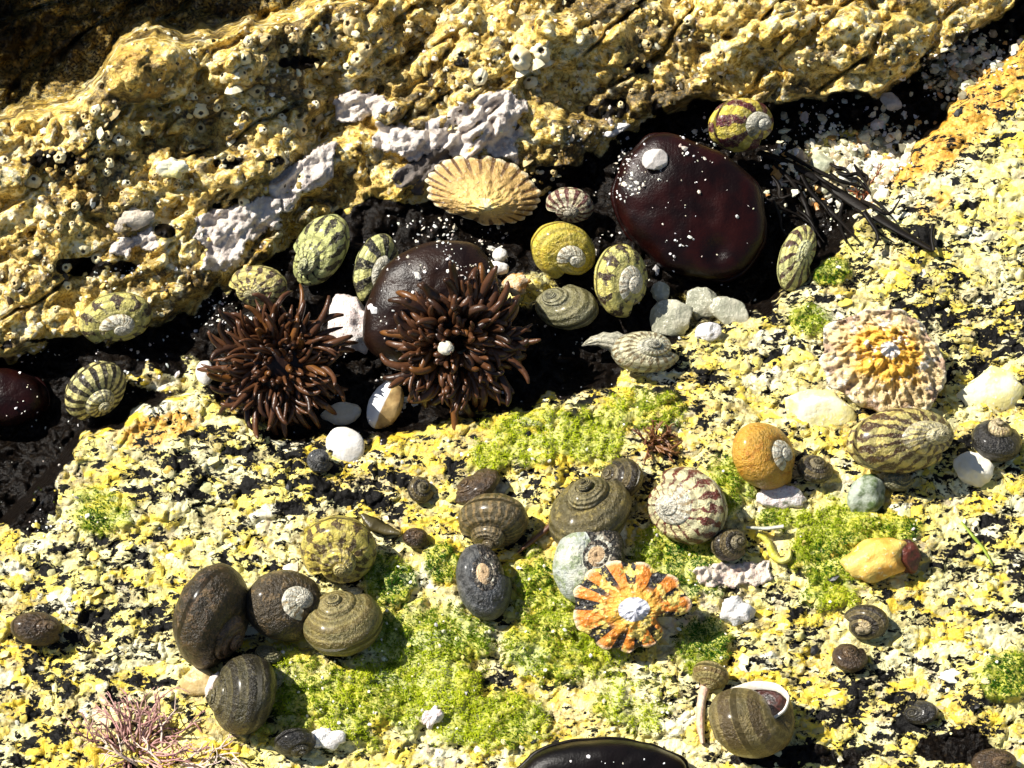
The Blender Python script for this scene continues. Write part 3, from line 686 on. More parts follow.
def dome(a, b, ang, h, seed, wob=.08, dent=None, nth=96, nr=34, flat=2.2):
    th = np.linspace(0, 2 * np.pi, nth, endpoint=False); r = np.linspace(0.001, 1, nr)
    tt, rr = np.meshgrid(th, r)
    e = 1 + wob * fbm(np.cos(tt) * 2 + seed * 7, np.sin(tt) * 2, 1.6, 3, 77) * 2
    ph = rr * math.pi * .62
    R = np.sin(ph) * e; z = h * np.sign(np.cos(ph)) * np.abs(np.cos(ph)) ** (1 / flat * 1.2)
    x, y = R * np.cos(tt) * a, R * np.sin(tt) * b
    z = z + h * .06 * fbm(x / 14 + seed, y / 14, 1.5, 3, 78)
    if dent:
        for dx, dy, dr, dh in dent:
            z = z - dh * h * np.exp(-(((x - dx) / dr) ** 2 + ((y - dy) / dr) ** 2))
    t = math.radians(ang); ca, sa = math.cos(t), math.sin(t)
    V = np.stack([x * ca - y * sa, x * sa + y * ca, z], -1).reshape(-1, 3)
    return V, grid_faces(nth, nr, True)

ANEM = []      # meshes that later carry grit (world verts, faces)
def keep(V, F, P): ANEM.append((V + P, F))

def closed_anemone(px, py, a, b, ang, h, label, mat, seed, dent=None, lift=0):
    V, F = dome(a, b, ang, h, seed, wob=.05, dent=dent)
    V = cam2world(V); P = seat(px, py, V, .25, lift=lift)
    root = empty('sea_anemone', P); tag(root, label, 'sea anemone')
    obj('body', mesh_np('body', V, F, mat), root); keep(V, F, P)
    # swollen foot ring at the base
    th = np.linspace(0, 2 * np.pi, 97)[:-1]; t = math.radians(ang)
    e = 1 + .08 * fbm(np.cos(th) * 2 + seed * 7, np.sin(th) * 2, 1.6, 3, 77) * 2
    x, y = np.cos(th) * a * .99 * e, np.sin(th) * b * .99 * e
    ring = np.stack([x * math.cos(t) - y * math.sin(t), x * math.sin(t) + y * math.cos(t), np.full_like(x, -h * .42)], 1)
    rv = []
    for q in np.linspace(0, 2 * np.pi, 10, endpoint=False):
        rv.append(ring * np.array([1 + .045 * math.cos(q), 1 + .045 * math.cos(q), 1]) + np.array([0, 0, h * .13 * math.sin(q)]))
    rv = np.stack(rv, 0)
    Fr = grid_faces(96, 10, True); Fr = np.vstack([Fr, np.stack([9 * 96 + np.arange(96), 9 * 96 + (np.arange(96) + 1) % 96, (np.arange(96) + 1) % 96, np.arange(96)], 1)])
    obj('foot', mesh_np('foot', cam2world(rv.reshape(-1, 3)), Fr, mat), root)
    return root
closed_anemone(688,208,84,67,-42,36,'large smooth closed maroon anemone sprinkled with white grit',F_MAR,1,dent=[(50,-14,13,.22),(10,20,30,.08)],lift=14)
closed_anemone(4,398,30,44,80,30,'dark closed anemone at the left edge in the black hollow',F_MAR,2,lift=6)
closed_anemone(602,772,76,28,2,26,'black closed anemone at the bottom edge with grit on its back',F_BLK,3,lift=6)

def open_anemone(px, py, R, label, ntent, seed, face, length, colw, column=None, lift=0, thick=4.2, squash=.9):
    """face: direction the mouth disc looks, in camera axes"""
    rs = random.Random(seed)
    Rm = rot_to(face, 0)
    # disc, slightly dished
    th = np.linspace(0, 2 * np.pi, 72, endpoint=False); r = np.linspace(.02, 1, 14); tt, rr = np.meshgrid(th, r)
    dz = -.18 * R * (1 - rr ** 2) + .12 * R * np.exp(-(rr / .18) ** 2) - R * .5 * sm(.8, 1, rr)
    disc = np.stack([rr * R * .56 * np.cos(tt), rr * R * .56 * np.sin(tt), dz], -1).reshape(-1, 3) @ Rm.T
    dw = cam2world(disc)
    P = seat(px, py, dw, 0, lift=lift)
    root = empty('sea_anemone', P); tag(root, label, 'sea anemone')
    obj('mouth_disc', mesh_np('mouth_disc', dw, grid_faces(72, 14, True), F_DISC), root)
    if column is not None:
        V, F = column; V = cam2world(V); obj('column', mesh_np('column', V, F, F_COL), root); keep(V, F, P)
    else:
        V, F = dome(R * .62, R * .58, 0, R * .45, seed, wob=.06)
        V = (V - np.array([0, 0, R * .34])) @ Rm.T; V = cam2world(V); obj('column', mesh_np('column', V, F, F_COL), root)
    for i in range(ntent):
        u = i / ntent
        ringn = 0 if u < .22 else (1 if u < .52 else 2)
        rad = (.17, .37, .54)[ringn] * R * rs.uniform(.88, 1.1)
        a = i * 2.39996 + rs.uniform(-.15, .15)
        L = length * (.62, .82, 1.0)[ringn] * rs.uniform(.72, 1.18)
        elev = math.radians((70, 44, 14)[ringn] + rs.uniform(-14, 14))
        curl = rs.uniform(-1.2, 1.1); side = rs.uniform(-1.6, 1.6)
        n = 9; q = np.array([rad * math.cos(a), rad * math.sin(a), -.04 * R]); pts = [q]
        ea, aa = elev, a
        for j in range(n - 1):
            ea -= (.07 + .16 * curl) * (1 if j > 2 else .5) * 1.2; aa += side * .10 * (1 + (j > 5) * 1.5)
            q = q + L / (n - 1) * np.array([math.cos(ea) * math.cos(aa), math.cos(ea) * math.sin(aa), math.sin(ea)]); pts.append(q)
        pts = np.array(pts) * np.array([1, 1, squash])
        tr = thick * rs.uniform(.85, 1.2)
        rads = tr * np.array([.95, 1.05, 1.08, 1.05, .98, .9, .8, .66, .34])
        V, F = tube(pts @ Rm.T, rads, 9)
        obj('tentacle', mesh_np('tentacle', cam2world(V), F, F_TENT[rs.choices((0, 1, 2), (4, 5, 2))[0]]), root)
    VV, FF, off = [], [], 0
    for i in range(170):
        rad = R * .56 * math.sqrt(rs.uniform(.02, 1)); a = rs.uniform(0, 6.2832); el = math.radians(88 - 70 * rad / (R * .56) + rs.uniform(-18, 18)); L = length * rs.uniform(.5, .95)
        q = np.array([rad * math.cos(a), rad * math.sin(a), -.05 * R]); pts = [q]; aa = a; cu = rs.uniform(-.1, .28); sd_ = rs.uniform(-.25, .25)
        for j in range(6):
            el -= cu; aa += sd_; q = q + L / 6 * np.array([math.cos(el) * math.cos(aa), math.cos(el) * math.sin(aa), math.sin(el)]); pts.append(q)
        V, F = tube(np.array(pts) * np.array([1, 1, squash]) @ Rm.T, thick * rs.uniform(.6, .85) * np.array([.95, 1.05, 1.05, 1, .9, .7, .3]), 8)
        VV.append(V); FF += [tuple(q_ + off for q_ in f_) for f_ in F]; off += len(V)
    it = obj('inner_tentacles', mesh_np('inner_tentacles', cam2world(np.vstack(VV)), FF, F_TENT[1]), root); it['kind'] = 'stuff'
    return root, P
open_anemone(277,366,66,'open brown anemone with curling tentacles between the small gold snail and black-flecked rock',96,11,(-.05,-.18,.97),46,.6,lift=12,thick=3.3)
cv, cf = dome(78, 54, 40, 42, 5, wob=.06, flat=2.0)
cv = cv + np.array([-30., 42., -34.])
open_anemone(459,344,80,'bulky open brown anemone with a thick smooth column and blunt tentacles',98,23,(.18,-.22,.94),39,.6,column=(cv, cf),lift=20,thick=4.1)

# ------------------------------------------------------------------ pebbles and shell pieces
def ico(sub):
    import bmesh
    bm = bmesh.new(); bmesh.ops.create_icosphere(bm, subdivisions=sub, radius=1)
    v = np.array([x.co[:] for x in bm.verts]); f = np.array([[q.index for q in p.verts] for p in bm.faces]); bm.free()
    return v, f
IV, IF = ico(4)
def pebble_mesh(a, b, ang, h, seed, rough=.16, angular=.3, holes=0):
    v = IV.copy(); rs = np.random.default_rng(seed)
    n = 0
    for k in range(9 if angular else 0):       # planed facets
        d = rs.normal(size=3); d /= np.linalg.norm(d); lim = rs.uniform(1 - angular, 1 - angular * .35)
        q = v @ d; v = v - np.outer(np.clip(q - lim, 0, None), d)
    w = fbm(v[:, 0] * 2 + seed + v[:, 2], v[:, 1] * 2 - v[:, 2], 1.0, 4, 100 + seed % 50)
    v = v * (1 + rough * w)[:, None]
    for k in range(holes):
        d = rs.normal(size=3); d[2] = abs(d[2]) + .4; d /= np.linalg.norm(d); q = v @ d / (np.linalg.norm(v, axis=1) + 1e-9)
        v = v * (1 - .22 * np.exp(-((1 - q) / .035) ** 1.0))[:, None]
    f = fit(v, a, b, ang, h)
    return cam2world(f(v))
def pebble(px, py, a, b, ang, h, label, mat, seed, cat='pebble', name='pebble', rough=.16, angular=.3, sink=.3, lift=0, holes=0, group=None):
    V = pebble_mesh(a, b, ang, h, seed, rough, angular, holes)
    P = seat(px, py, V, sink, lift=lift)
    return tag(obj(name, mesh_np(name, V, IF, mat), None, P), label, cat, group)
LC0 = simple_material('grey_crusty_stone', (.50, .43, .34), (.66, .58, .46), .6, .12, 2.2)
W_ = simple_material('white_shell_stone', (.80, .79, .76), (.70, .66, .58), .4, .07, .8)
W2 = simple_material('white_chalk_shell', (.82, .81, .78), (.74, .70, .66), .55, .15, 2.0)
PK = simple_material('pinkish_white_stone', (.74, .62, .58), (.80, .75, .70), .5, .12, 2.0, (.5, .32, .27))
CR = simple_material('cream_stone', (.72, .66, .50), (.78, .74, .62), .42, .06, 1.0)
TN = simple_material('tan_stone', (.50, .36, .15), (.70, .55, .28), .4, .07, 1.0)
YO = simple_material('yellow_orange_stone', (.78, .56, .14), (.74, .38, .06), .45, .045, 1.6, (.82, .72, .40))
RB = simple_material('red_brown_stone', (.12, .03, .018), (.05, .018, .012), .35, .09, 1.4)
PY = simple_material('pale_yellow_stone', (.74, .72, .54), (.74, .66, .26), .45, .04, 1.4, (.82, .81, .74))
QZ = simple_material('grey_quartz', (.34, .34, .25), (.52, .50, .38), .2, .08, 1.6, (.70, .68, .54))
GG = simple_material('algae_grey_stone', (.38, .42, .34), (.07, .11, .03), .5, .06, 1.6)
SH = simple_material('grey_shell', (.30, .31, .32), (.42, .42, .42), .4, .09, 1)
pebble(205,373,9.5,12.5,0,6,'bright white oval pebble at the left rim of the left tentacled anemone',W_,3,angular=.1,rough=.06,lift=18)
pebble(345,446,20,18,-30,6,'flat round white shell disc below the left tentacled anemone',W_,4,'shell','shell_disc',angular=.12,rough=.05,lift=2)
pebble(341,414,21,12,10,6,'pale bean-shaped shell piece directly above the round white disc',CR,5,'shell','shell_piece',angular=.15,rough=.08,lift=6)
def two_tone():
    k = NT('white_and_tan_stone', .35, .45); p = k.opos(); sx = k.n('ShaderNodeSeparateXYZ'); k.l(p, sx.inputs[0]); n = k.noise(p, .1, 3)
    f = k.math('ADD', k.math('SUBTRACT', sx.outputs[0], k.math('MULTIPLY', sx.outputs[1], .5)), k.math('MULTIPLY', n, 3))
    k.color(k.mix(k.step(f, 1.5, 3.0), (.80, .80, .80), k.ramp(n, [(.3, (.30, .18, .07)), (.6, (.60, .42, .18))]))); k.bump(n, 1.0, .8)
    return k.m
pebble(385,406,25,17,62,12,'half white, half tan pebble leaning below the bulky brown anemone',two_tone(),6,angular=.2,rough=.08,lift=12)
pebble(738,611,17,15,-10,10,'chalk white knobbly lump right of the star limpet',W2,7,'shell','shell_lump',rough=.5,angular=.15)
pebble(326,739,19,12,15,5,'ragged white shell fragment at the lower left beside a black lined snail',W2,8,'shell','shell_fragment',rough=.6,angular=.35,lift=3)
pebble(432,717,11,9,50,4,'small pinkish white flake lying on the green turf',PK,9,'shell','shell_flake',rough=.6,lift=4)
pebble(781,497,25,13,4,8,'pinkish white chunk below the plain orange snail',PK,10,'stone','stone',rough=.4,lift=3)
pebble(973,468,20,17,-30,11,'cream wedge-shaped pebble below the black lined snail at the right',CR,11,angular=.35,lift=2)
pebble(352,324,26,34,20,16,'pinkish pitted stone between the two tentacled anemones',PK,12,'stone','stone',rough=.3,holes=9,lift=8)
pebble(500,255,8,8,20,6,'small white bead above its larger twin below the ribbed limpet',W_,15,'shell','shell_bead',angular=.05,lift=14)
pebble(498,268,11,7,-10,6,'larger white bead beneath a smaller one below the ribbed limpet',W_,16,'shell','shell_bead',angular=.05,lift=14)
pebble(876,560,34,21,14,17,'yellow-orange stone half wrapped in green turf',YO,17,'stone','stone',angular=.25,lift=2)
pebble(906,557,14,17,10,13,'dark red-brown stone at the right end of the yellow-orange one',RB,18,'stone','stone',angular=.25,lift=3)
pebble(820,412,38,24,-22,9,'flat pale yellow-white stone left of the crusty orange limpet',PY,19,'stone','stone',angular=.4,sink=.45)
pebble(199,682,15,19,70,10,'tan pebble squeezed beside the dark olive grooved snail',TN,20)
pebble(213,686,7,15,-15,8,'pinkish white splinter between the tan pebble and the dark olive snail',PK,21,'shell','shell_splinter',lift=5)
pebble(866,497,18,24,-15,14,'grey stone furred with green algae under the big netted snail',GG,22,'stone','stone',lift=1)
pebble(891,102,13,9,-35,5,'small grey shell lying in the shade under the overhanging rock',SH,23,'shell','shell_piece',rough=.2,lift=4)
pebble(615,130,17,6,22,4,'slanting white shell chip on the rock left of the smooth maroon anemone',W2,24,'shell','shell_chip',rough=.3,lift=5)
pebble(822,165,14,13,30,9,'rounded grey-green stone on the grit under the overhanging rock',simple_material('grey_green_stone', (.36, .38, .26), (.50, .50, .36), .4, .07, 1),25,'stone','stone')
pebble(517,284,15,12,20,8,'crumbly orange-white stone right of the bulky anemone',simple_material('orange_crumb', (.72, .56, .36), (.62, .28, .06), .5, .13, 2, (.80, .76, .66)),26,'stone','stone',rough=.4,lift=10)
pebble(672,318,23,20,10,9,'round cloudy quartz pebble left in the pale cluster under the maroon anemone',QZ,27,group='quartz pebbles under the maroon anemone',lift=6)
pebble(703,305,20,18,-20,9,'middle cloudy quartz pebble of the pale cluster under the maroon anemone',QZ,28,group='quartz pebbles under the maroon anemone',lift=8)
pebble(731,313,23,15,-30,7,'wedge-shaped quartz pebble at the right end of the pale cluster',QZ,29,group='quartz pebbles under the maroon anemone',lift=6)
pebble(660,292,10,11,0,6,'smallest quartz bead of the pale cluster, against the yellow netted snail',QZ,30,group='quartz pebbles under the maroon anemone',lift=10)
pebble(708,332,14,10,10,6,'white pitted quartz bit at the lower edge of the pale cluster',W2,31,group='quartz pebbles under the maroon anemone',holes=5,lift=4)
pebble(130,220,26,12,18,5,'pale crusty stone plate on the golden rock face at left',LC0,33,'stone','stone',rough=.5,lift=1)
pebble(173,168,17,11,-5,8,'pale green-white barnacle lump on the golden rock face at left',PY,34,'stone','stone',rough=.5,holes=3,lift=2)
pebble(990,392,34,26,10,9,'large pale yellow stone bedded in the slab at the right edge',PY,35,'stone','stone',angular=.35,sink=.5,lift=1)
pebble(760,470,0.1+16,9,0,6,'cream stone peeping out beside the orange snail',CR,36,'stone','stone',sink=.5) if False else None
# broken pointed shell
k_t = np.linspace(0, 1, 9); pp = [np.array([26 - 44 * t, -2 + 10 * math.sin(t * 2.4), 4 * math.sin(3 * t)]) for t in k_t]
V, F = tube(np.array(pp), 12.5 * (1 - k_t) ** .8 * (1 + .12 * np.cos(k_t * 26)) + .6, 16)
V = cam2world(V @ np.array(Matrix.Rotation(math.radians(8), 3, 'Z')).T); P = seat(600, 348, V, .2, lift=10)
tag(obj('whelk_shell', mesh_np('whelk_shell', V, F, M['pale_net'], True, {'whorl': ('FLOAT_VECTOR', np.stack([np.repeat(k_t * 2, 16), np.tile(np.arange(16) / 16, 9), np.ones(144)], 1))}), None, P), 'broken pointed tan shell lying left of the pale netted snail', 'shell')

# ------------------------------------------------------------------ grown crusts (thin rough sheets on the rock)
def crust(poly, label, mat, thick=1.4, seed=0, name='coralline_crust', cat='crust', soft=14, rag=12):
    pl = np.array(poly, float); x0, y0 = pl.min(0) - 14; x1, y1 = pl.max(0) + 14
    gx = np.arange(x0, x1, 1.5); gy = np.arange(y0, y1, 1.5); X, Y = np.meshgrid(gx, gy)
    sd = np.full(X.shape, 1e9); inside = np.zeros(X.shape, bool)
    for i in range(len(pl)):
        a, b = pl[i], pl[(i + 1) % len(pl)]; ab = b - a
        t = np.clip(((X - a[0]) * ab[0] + (Y - a[1]) * ab[1]) / (ab @ ab), 0, 1)
        sd = np.minimum(sd, np.hypot(X - a[0] - t * ab[0], Y - a[1] - t * ab[1]))
        c = ((a[1] > Y) != (b[1] > Y)) & (X < (b[0] - a[0]) * (Y - a[1]) / (b[1] - a[1] + 1e-9) + a[0]); inside ^= c
    sd = np.where(inside, sd, -sd) + fbm(X, Y, 22, 4, 200 + seed) * rag
    hh = height(X, Y)
    hs = hh * .55 + .45 * (hh.mean() + np.polyval(np.polyfit(Y.ravel(), hh.ravel(), 1), Y) - np.polyval(np.polyfit(Y.ravel(), hh.ravel(), 1), Y.mean()))
    hs = np.maximum(hs, hh - 1)
    w1, w2, wc = worley(X * .8 + Y * .5 + fbm(X, Y, 9, 2, 205) * 7, Y - X * .4 + fbm(X, Y, 9, 2, 206) * 7, 13, 210 + seed)
    z = hs + thick + sm(0, .5, w2 - w1) * 2.0 * (wc + .2) + fbm(X, Y, 9, 3, 220 + seed) * 2.6 + (1 - 2 * np.abs(fbm(X * .7 + Y * .7, (Y - X) * .4, 12, 3, 230 + seed))) * 2.6
    keepm = sd > -2
    z = np.where(sd < 1.5, hh - 3, z)
    idx = -np.ones(X.shape, int); f = grid_faces(len(gx), len(gy))[:, ::-1]
    km = keepm.ravel(); f = f[km[f].all(1)]
    used = np.unique(f); remap = -np.ones(km.size, int); remap[used] = np.arange(len(used))
    W = ground(X, Y, z).reshape(-1, 3)[used]; cen = W.mean(0)
    return tag(obj(name, mesh_np(name, W - cen, remap[f], mat), None, cen), label, cat)
LC = simple_material('lilac_grey_crust', (.74, .67, .59), (.52, .45, .40), .6, .1, 2.8, (.84, .79, .72))
crust([(186,210),(232,206),(282,198),(285,222),(262,240),(232,268),(198,272),(205,248),(190,238)],'lilac-grey crust patch above the small gold mottled snail',LC,seed=1)
crust([(380,125),(430,118),(505,88),(522,95),(522,165),(470,160),(440,150),(400,160),(372,150)],'largest lilac-grey crust patch, spread on the rock above the ribbed limpet',LC,seed=2)
crust([(328,100),(350,92),(392,95),(410,112),(372,122),(330,128)],'small lilac-grey crust patch touching the upper left of the largest one',LC,seed=3)
crust([(258,190),(300,160),(335,140),(330,175),(300,205),(268,212)],'narrow slanting lilac-grey crust patch between two wider ones',LC,seed=4)
crust([(118,238),(150,228),(158,246),(128,258),(110,254)],'little lilac-grey crust patch far left on the golden rock face',LC,seed=5)
LC2 = simple_material('brown_grey_crust', (.10, .085, .075), (.18, .15, .13), .6, .09, 2.4)
crust([(388,178),(420,150),(448,152),(440,170),(420,190),(396,190)],'dark grey-brown crust patch left of the ribbed limpet',LC2,seed=6)
crust([(756,590),(700,585),(690,570),(720,560),(770,560),(775,580)],'pinkish pale crust on the slab right of the star limpet',simple_material('pinkish_crust', (.62, .48, .40), (.74, .66, .54), .6, .1, 2.2, (.36, .27, .16)),seed=7,thick=1.5)

# ------------------------------------------------------------------ barnacles
def barnacle_mesh(seed, mat, mat2):
    rs = np.random.default_rng(seed); n = 36; th = np.linspace(0, 2 * np.pi, n, endpoint=False)
    prof = [(1.0, 0), (.86, .28), (.68, .52), (.52, .68), (.36, .72), (.26, .66), (.19, .5), (.0, .46)]
    npl = rs.integers(5, 7); w = 1 + .045 * np.cos(npl * th + rs.uniform(0, 6)) + .03 * np.cos(11 * th + rs.uniform(0, 6))
    V = []
    for i, (r, z) in enumerate(prof):
        k = w if i < 5 else 1 + (w - 1) * .5
        V.append(np.stack([r * k * np.cos(th), r * k * .92 * np.sin(th), np.full(n, z) * (1 + .05 * np.cos(npl * th + 1))], 1))
    V = np.vstack(V); me = mesh_np('barnacle', V * U, grid_faces(n, len(prof), True), mat)
    me.materials.append(mat2)
    pm = np.zeros(len(me.polygons), np.int32); pm[5 * n:] = 1; me.polygons.foreach_set('material_index', pm)
    return me
BMs = [simple_material('barnacle_cream', (.84, .74, .44), (.62, .46, .18), .55, .3, .8), simple_material('barnacle_white', (.86, .80, .56), (.70, .56, .28), .55, .3, .8), simple_material('barnacle_ochre', (.64, .50, .24), (.50, .36, .14), .55, .3, .8)]
BH = simple_material('barnacle_hole', (.10, .07, .035), (.20, .15, .08), .5, .3, .5)
BME = [barnacle_mesh(300 + i, BMs[(0, 1, 2, 0, 2)[i]], BH) for i in range(5)]
def facing(P):
    hit = TBVH.find_nearest(Vector(P)); n = hit[1]
    if n.z < 0: n = -n
    n = (n + Vector(BACK) * .55).normalized()
    return hit[0], n
rb = random.Random(5)
BL = 'small cream volcano-shaped barnacle crusted on the golden rock face'
def barnacle(px, py, r, label, group, mesh=None):
    P = ground(px, py, hat(px, py)[0]).reshape(3); p0, n = facing(P)
    o = obj('barnacle', mesh or rb.choice(BME), None, p0 - n * (r * .12 * U))
    o.rotation_mode = 'QUATERNION'; o.rotation_quaternion = n.to_track_quat('Z', 'Y') @ Matrix.Rotation(rb.uniform(0, 6.28), 3, 'Z').to_quaternion()
    o.scale = (r, r * rb.uniform(.85, 1.1), r * rb.uniform(.8, 1.25)); return tag(o, label, 'barnacle', group)
placed = []
def try_b(x, y, r):
    for (u, v, q) in placed:
        if (u - x) ** 2 + (v - y) ** 2 < ((q + r) * .8) ** 2: return False
    placed.append((x, y, r)); return True
for cx, cy, sx, sy, n, rr_ in ((265,45,60,30,34,7),(330,60,30,40,30,8),(120,120,60,22,30,6.5),(215,105,50,18,30,7),(90,170,60,30,32,6),(290,115,40,20,18,7),(60,230,50,30,18,6),(380,45,36,26,12,7),(250,150,50,20,18,5),(440,30,40,24,9,5),(600,20,50,20,8,6),(700,40,50,30,8,6),(35,285,40,24,12,5),(160,195,60,22,30,5),(590,90,50,20,6,5),(540,175,30,12,6,5)):
    for _ in range(n):
        x, y = rb.gauss(cx, sx * .55), rb.gauss(cy, sy * .55); r = rr_ * rb.choice((.6, .7, .8, .9, 1.1, 1.4))
        d, s = zones(np.array([x]), np.array([y]))
        if d[0] > 6 and tl_recess(np.array([x]), np.array([y]))[0] < .5 and 2 < x < 1022 and 3 < y < 420 and try_b(x, y, r):
            barnacle(x, y, r, BL, 'barnacles on the golden rock face')
for x, y, r in ((520,58,14),(540,52,13),(536,66,12),(524,72,10),(548,62,10),(480,78,10),(468,84,8),(530,82,9)):
    barnacle(x, y, r, 'large white barnacle in the clump above the largest lilac-grey crust', 'white barnacle clump on the upper rock', BME[1])

# ------------------------------------------------------------------ seaweeds
def ribbon(path, widths, thick=1.6, wav=0, lift=7, seed=0, follow=True):
    """path of pixels -> ribbon lying over the rock, in world metres"""
    p = np.array(path, float); t = np.linspace(0, len(p) - 1, len(p) * 8); ii = np.arange(len(p))
    x = np.interp(t, ii, p[:, 0]); y = np.interp(t, ii, p[:, 1]); w = np.interp(t, ii, widths); lf = np.interp(t, ii, lift if hasattr(lift, '__len__') else [lift] * len(p))
    ker = np.ones(9) / 9
    x = np.convolve(np.pad(x, 4, 'edge'), ker, 'valid'); y = np.convolve(np.pad(y, 4, 'edge'), ker, 'valid')
    h = height(x, y); h = np.convolve(np.pad(h, 6, 'edge'), np.ones(13) / 13, 'valid') + lf
    dx, dy = np.gradient(x), np.gradient(y); L = np.hypot(dx, dy) + 1e-9; nx, ny = -dy / L, dx / L
    w = w * (1 + .16 * fbm(t * 3 + seed, t * 0, 1.3, 3, 240))
    rows = []
    for off, dz in ((-1, 0), (-.5, thick), (0, thick * 1.2), (.5, thick), (1, 0), (.5, -thick), (0, -thick), (-.5, -thick)):
        rows.append(ground(x + nx * off * w / 2, y + ny * off * w / 2, h + dz + wav * np.sin(t * 2.1 + off)))
    V = np.stack(rows, 1).reshape(-1, 3); n = len(x)
    F = [tuple(q) for q in grid_faces(8, n, True).tolist()] + [tuple(range(8))[::-1], tuple(range((n - 1) * 8, n * 8))]
    return V, F
WEED = flesh('dark_brown_seaweed', (.004, .003, .0025), (.009, .006, .004), .55, .2, .06, 1.0)
fr = [([(752,150),(795,165),(850,200),(890,225),(938,254)],[10,12,15,15,7]),([(934,222),(931,238),(934,252)],[7,6,6]),([(800,172),(812,195),(835,215),(858,240)],[7,8,8,4]),
      ([(770,158),(800,190),(812,225),(822,250)],[8,9,9,4]),([(845,198),(838,222),(848,246)],[8,7,3]),([(862,208),(880,236),(872,250)],[9,7,3]),([(780,150),(830,178),(872,190)],[6,8,3]),([(815,228),(808,256),(822,262)],[12,16,8])]
wr = random.Random(12)
for _ in range(16):
    x0, y0 = wr.uniform(770, 862), wr.uniform(160, 212); a0 = wr.uniform(-.2, 1.3); l0 = wr.uniform(30, 62)
    pt = [(x0 + l0 * q * math.cos(a0 + .5 * q * wr.uniform(-1, 1)), y0 + l0 * q * math.sin(a0 + .5 * q * wr.uniform(-1, 1))) for q in (0, .33, .66, 1)]
    fr.append((pt, [wr.uniform(3, 6), wr.uniform(4, 8), wr.uniform(3, 6), 2]))
parts_ = [ribbon(p, [q * .62 for q in w], seed=i, lift=8 + (i % 3) * 3, wav=1.0) for i, (p, w) in enumerate(fr)]
base = parts_[0][0].mean(0)
root = empty('seaweed', base); tag(root, 'dark brown forked seaweed strap trailing right from the maroon anemone', 'seaweed')
for V, F in parts_: obj('frond', mesh_np('frond', V - base, F, WEED), root)
def weed_scrap(path, w, label, mat, name='seaweed_scrap', cat='seaweed', **kw):
    V, F = ribbon(path, w, **kw); c = V.mean(0); return tag(obj(name, mesh_np(name, V - c, F, mat), None, c), label, cat)
OL = flesh('olive_seaweed', (.045, .036, .012), (.075, .06, .02), .32, .5, .06, 1)
weed_scrap([(360,513),(372,524),(386,530),(402,534)],[3,15,11,3],'dark olive weed scrap lying right of the yellow and brown mottled snail',OL,lift=6)
weed_scrap([(562,512),(548,528),(532,541),(516,554)],[5,6,5,3],'reddish brown twig of weed between the two ridged snails',flesh('red_brown_twig', (.10, .04, .02), (.16, .075, .035), .4),name='weed_twig',lift=5,thick=2.5)
weed_scrap([(960,520),(972,535),(985,550),(994,568)],[2,3.4,3,1],'thin green blade of weed on the slab near the right edge',flesh('green_blade', (.24, .34, .03), (.36, .44, .06), .4),name='green_weed',lift=3,thick=.8)
weed_scrap([(706,684),(701,702),(700,724),(703,746)],[11,9,8,5],'pale pink worm tube left of the snail with the open mouth',simple_material('pink_worm_tube', (.58, .38, .28), (.70, .54, .40), .5, .1, 1.5),name='worm_tube',cat='worm tube',lift=4,thick=4)
weed_scrap([(744,527),(765,529),(786,526)],[3,4,4],'pale grey stick lying on green turf above the yellow curl',simple_material('pale_stick', (.46, .48, .40), (.60, .58, .46), .5, .1, 1.2),name='stick',cat='stick',lift=8,thick=2.6)
weed_scrap([(756,534),(768,540),(772,554),(780,562),(790,558),(790,548)],[5,7,8,7,6,3],'bright yellow curled ribbon below the pale grey stick',simple_material('yellow_ribbon', (.60, .56, .05), (.72, .68, .20), .45, .1, 1.2),name='egg_ribbon',cat='egg ribbon',lift=4,thick=4)
weed_scrap([(690,548),(700,540)],[1,1],'x',OL) if False else None
# tufts
def tuft(cx, cy, R, n, L, rad, label, mat, name, seed, fork=2, up=.5, cat='seaweed'):
    rs = random.Random(seed); VV = []; FF = []; off = 0
    def grow(p, d, L, r, lev):
        nonlocal off
        pts = [p]; q = np.array(p)
        for j in range(6):
            d = d + np.array([rs.uniform(-.25, .25), rs.uniform(-.25, .25), rs.uniform(-.16, .10)]); d = d / np.linalg.norm(d)
            q = q + d * L / 6; pts.append(q)
        V, F = tube(np.array(pts), np.linspace(r, r * .55, 7), 6); VV.append(V); FF.extend([tuple(i + off for i in f) for f in F]); off += len(V)
        if lev < fork:
            for _ in range(2): grow(pts[rs.choice((3, 4, 5))], d + np.array([rs.uniform(-.8, .8), rs.uniform(-.8, .8), rs.uniform(-.1, .3)]), L * .6, r * .7, lev + 1)
    for i in range(n):
        a = rs.uniform(0, 6.283); e = rs.uniform(.15, up); rr = R * rs.random() ** .7
        grow(np.array([rr * math.cos(a), rr * math.sin(a) * .55, rs.uniform(0, 5)]), np.array([math.cos(a) * (1 - e) + .25, math.sin(a) * (1 - e), e]), L * rs.uniform(.6, 1.2), rad, 0)
    V = np.vstack(VV) * U; P = ground(cx, cy, hat(cx, cy)[0] - 1).reshape(3)
    return tag(obj(name, mesh_np(name, V, FF, mat), None, P), label, cat)
tuft(138,754,40,38,36,1.2,'pink branching coralline weed tuft in the bottom left corner',simple_material('pink_coralline', (.36, .17, .16), (.54, .33, .28), .5, .08, .8, (.18, .06, .07)),'coralline_weed',3)
tuft(172,766,36,14,36,1.2,'second pale pink coralline weed sprig at the bottom left, nearest the frame edge',simple_material('pale_coralline', (.62, .44, .36), (.72, .58, .48), .5, .08, .8),'coralline_weed',9)
tuft(655,442,13,30,14,1.6,'small red-brown weed tuft at the right end of the pale green turf',flesh('red_brown_tuft', (.12, .04, .015), (.22, .10, .03), .4),'red_weed',5,up=.8)
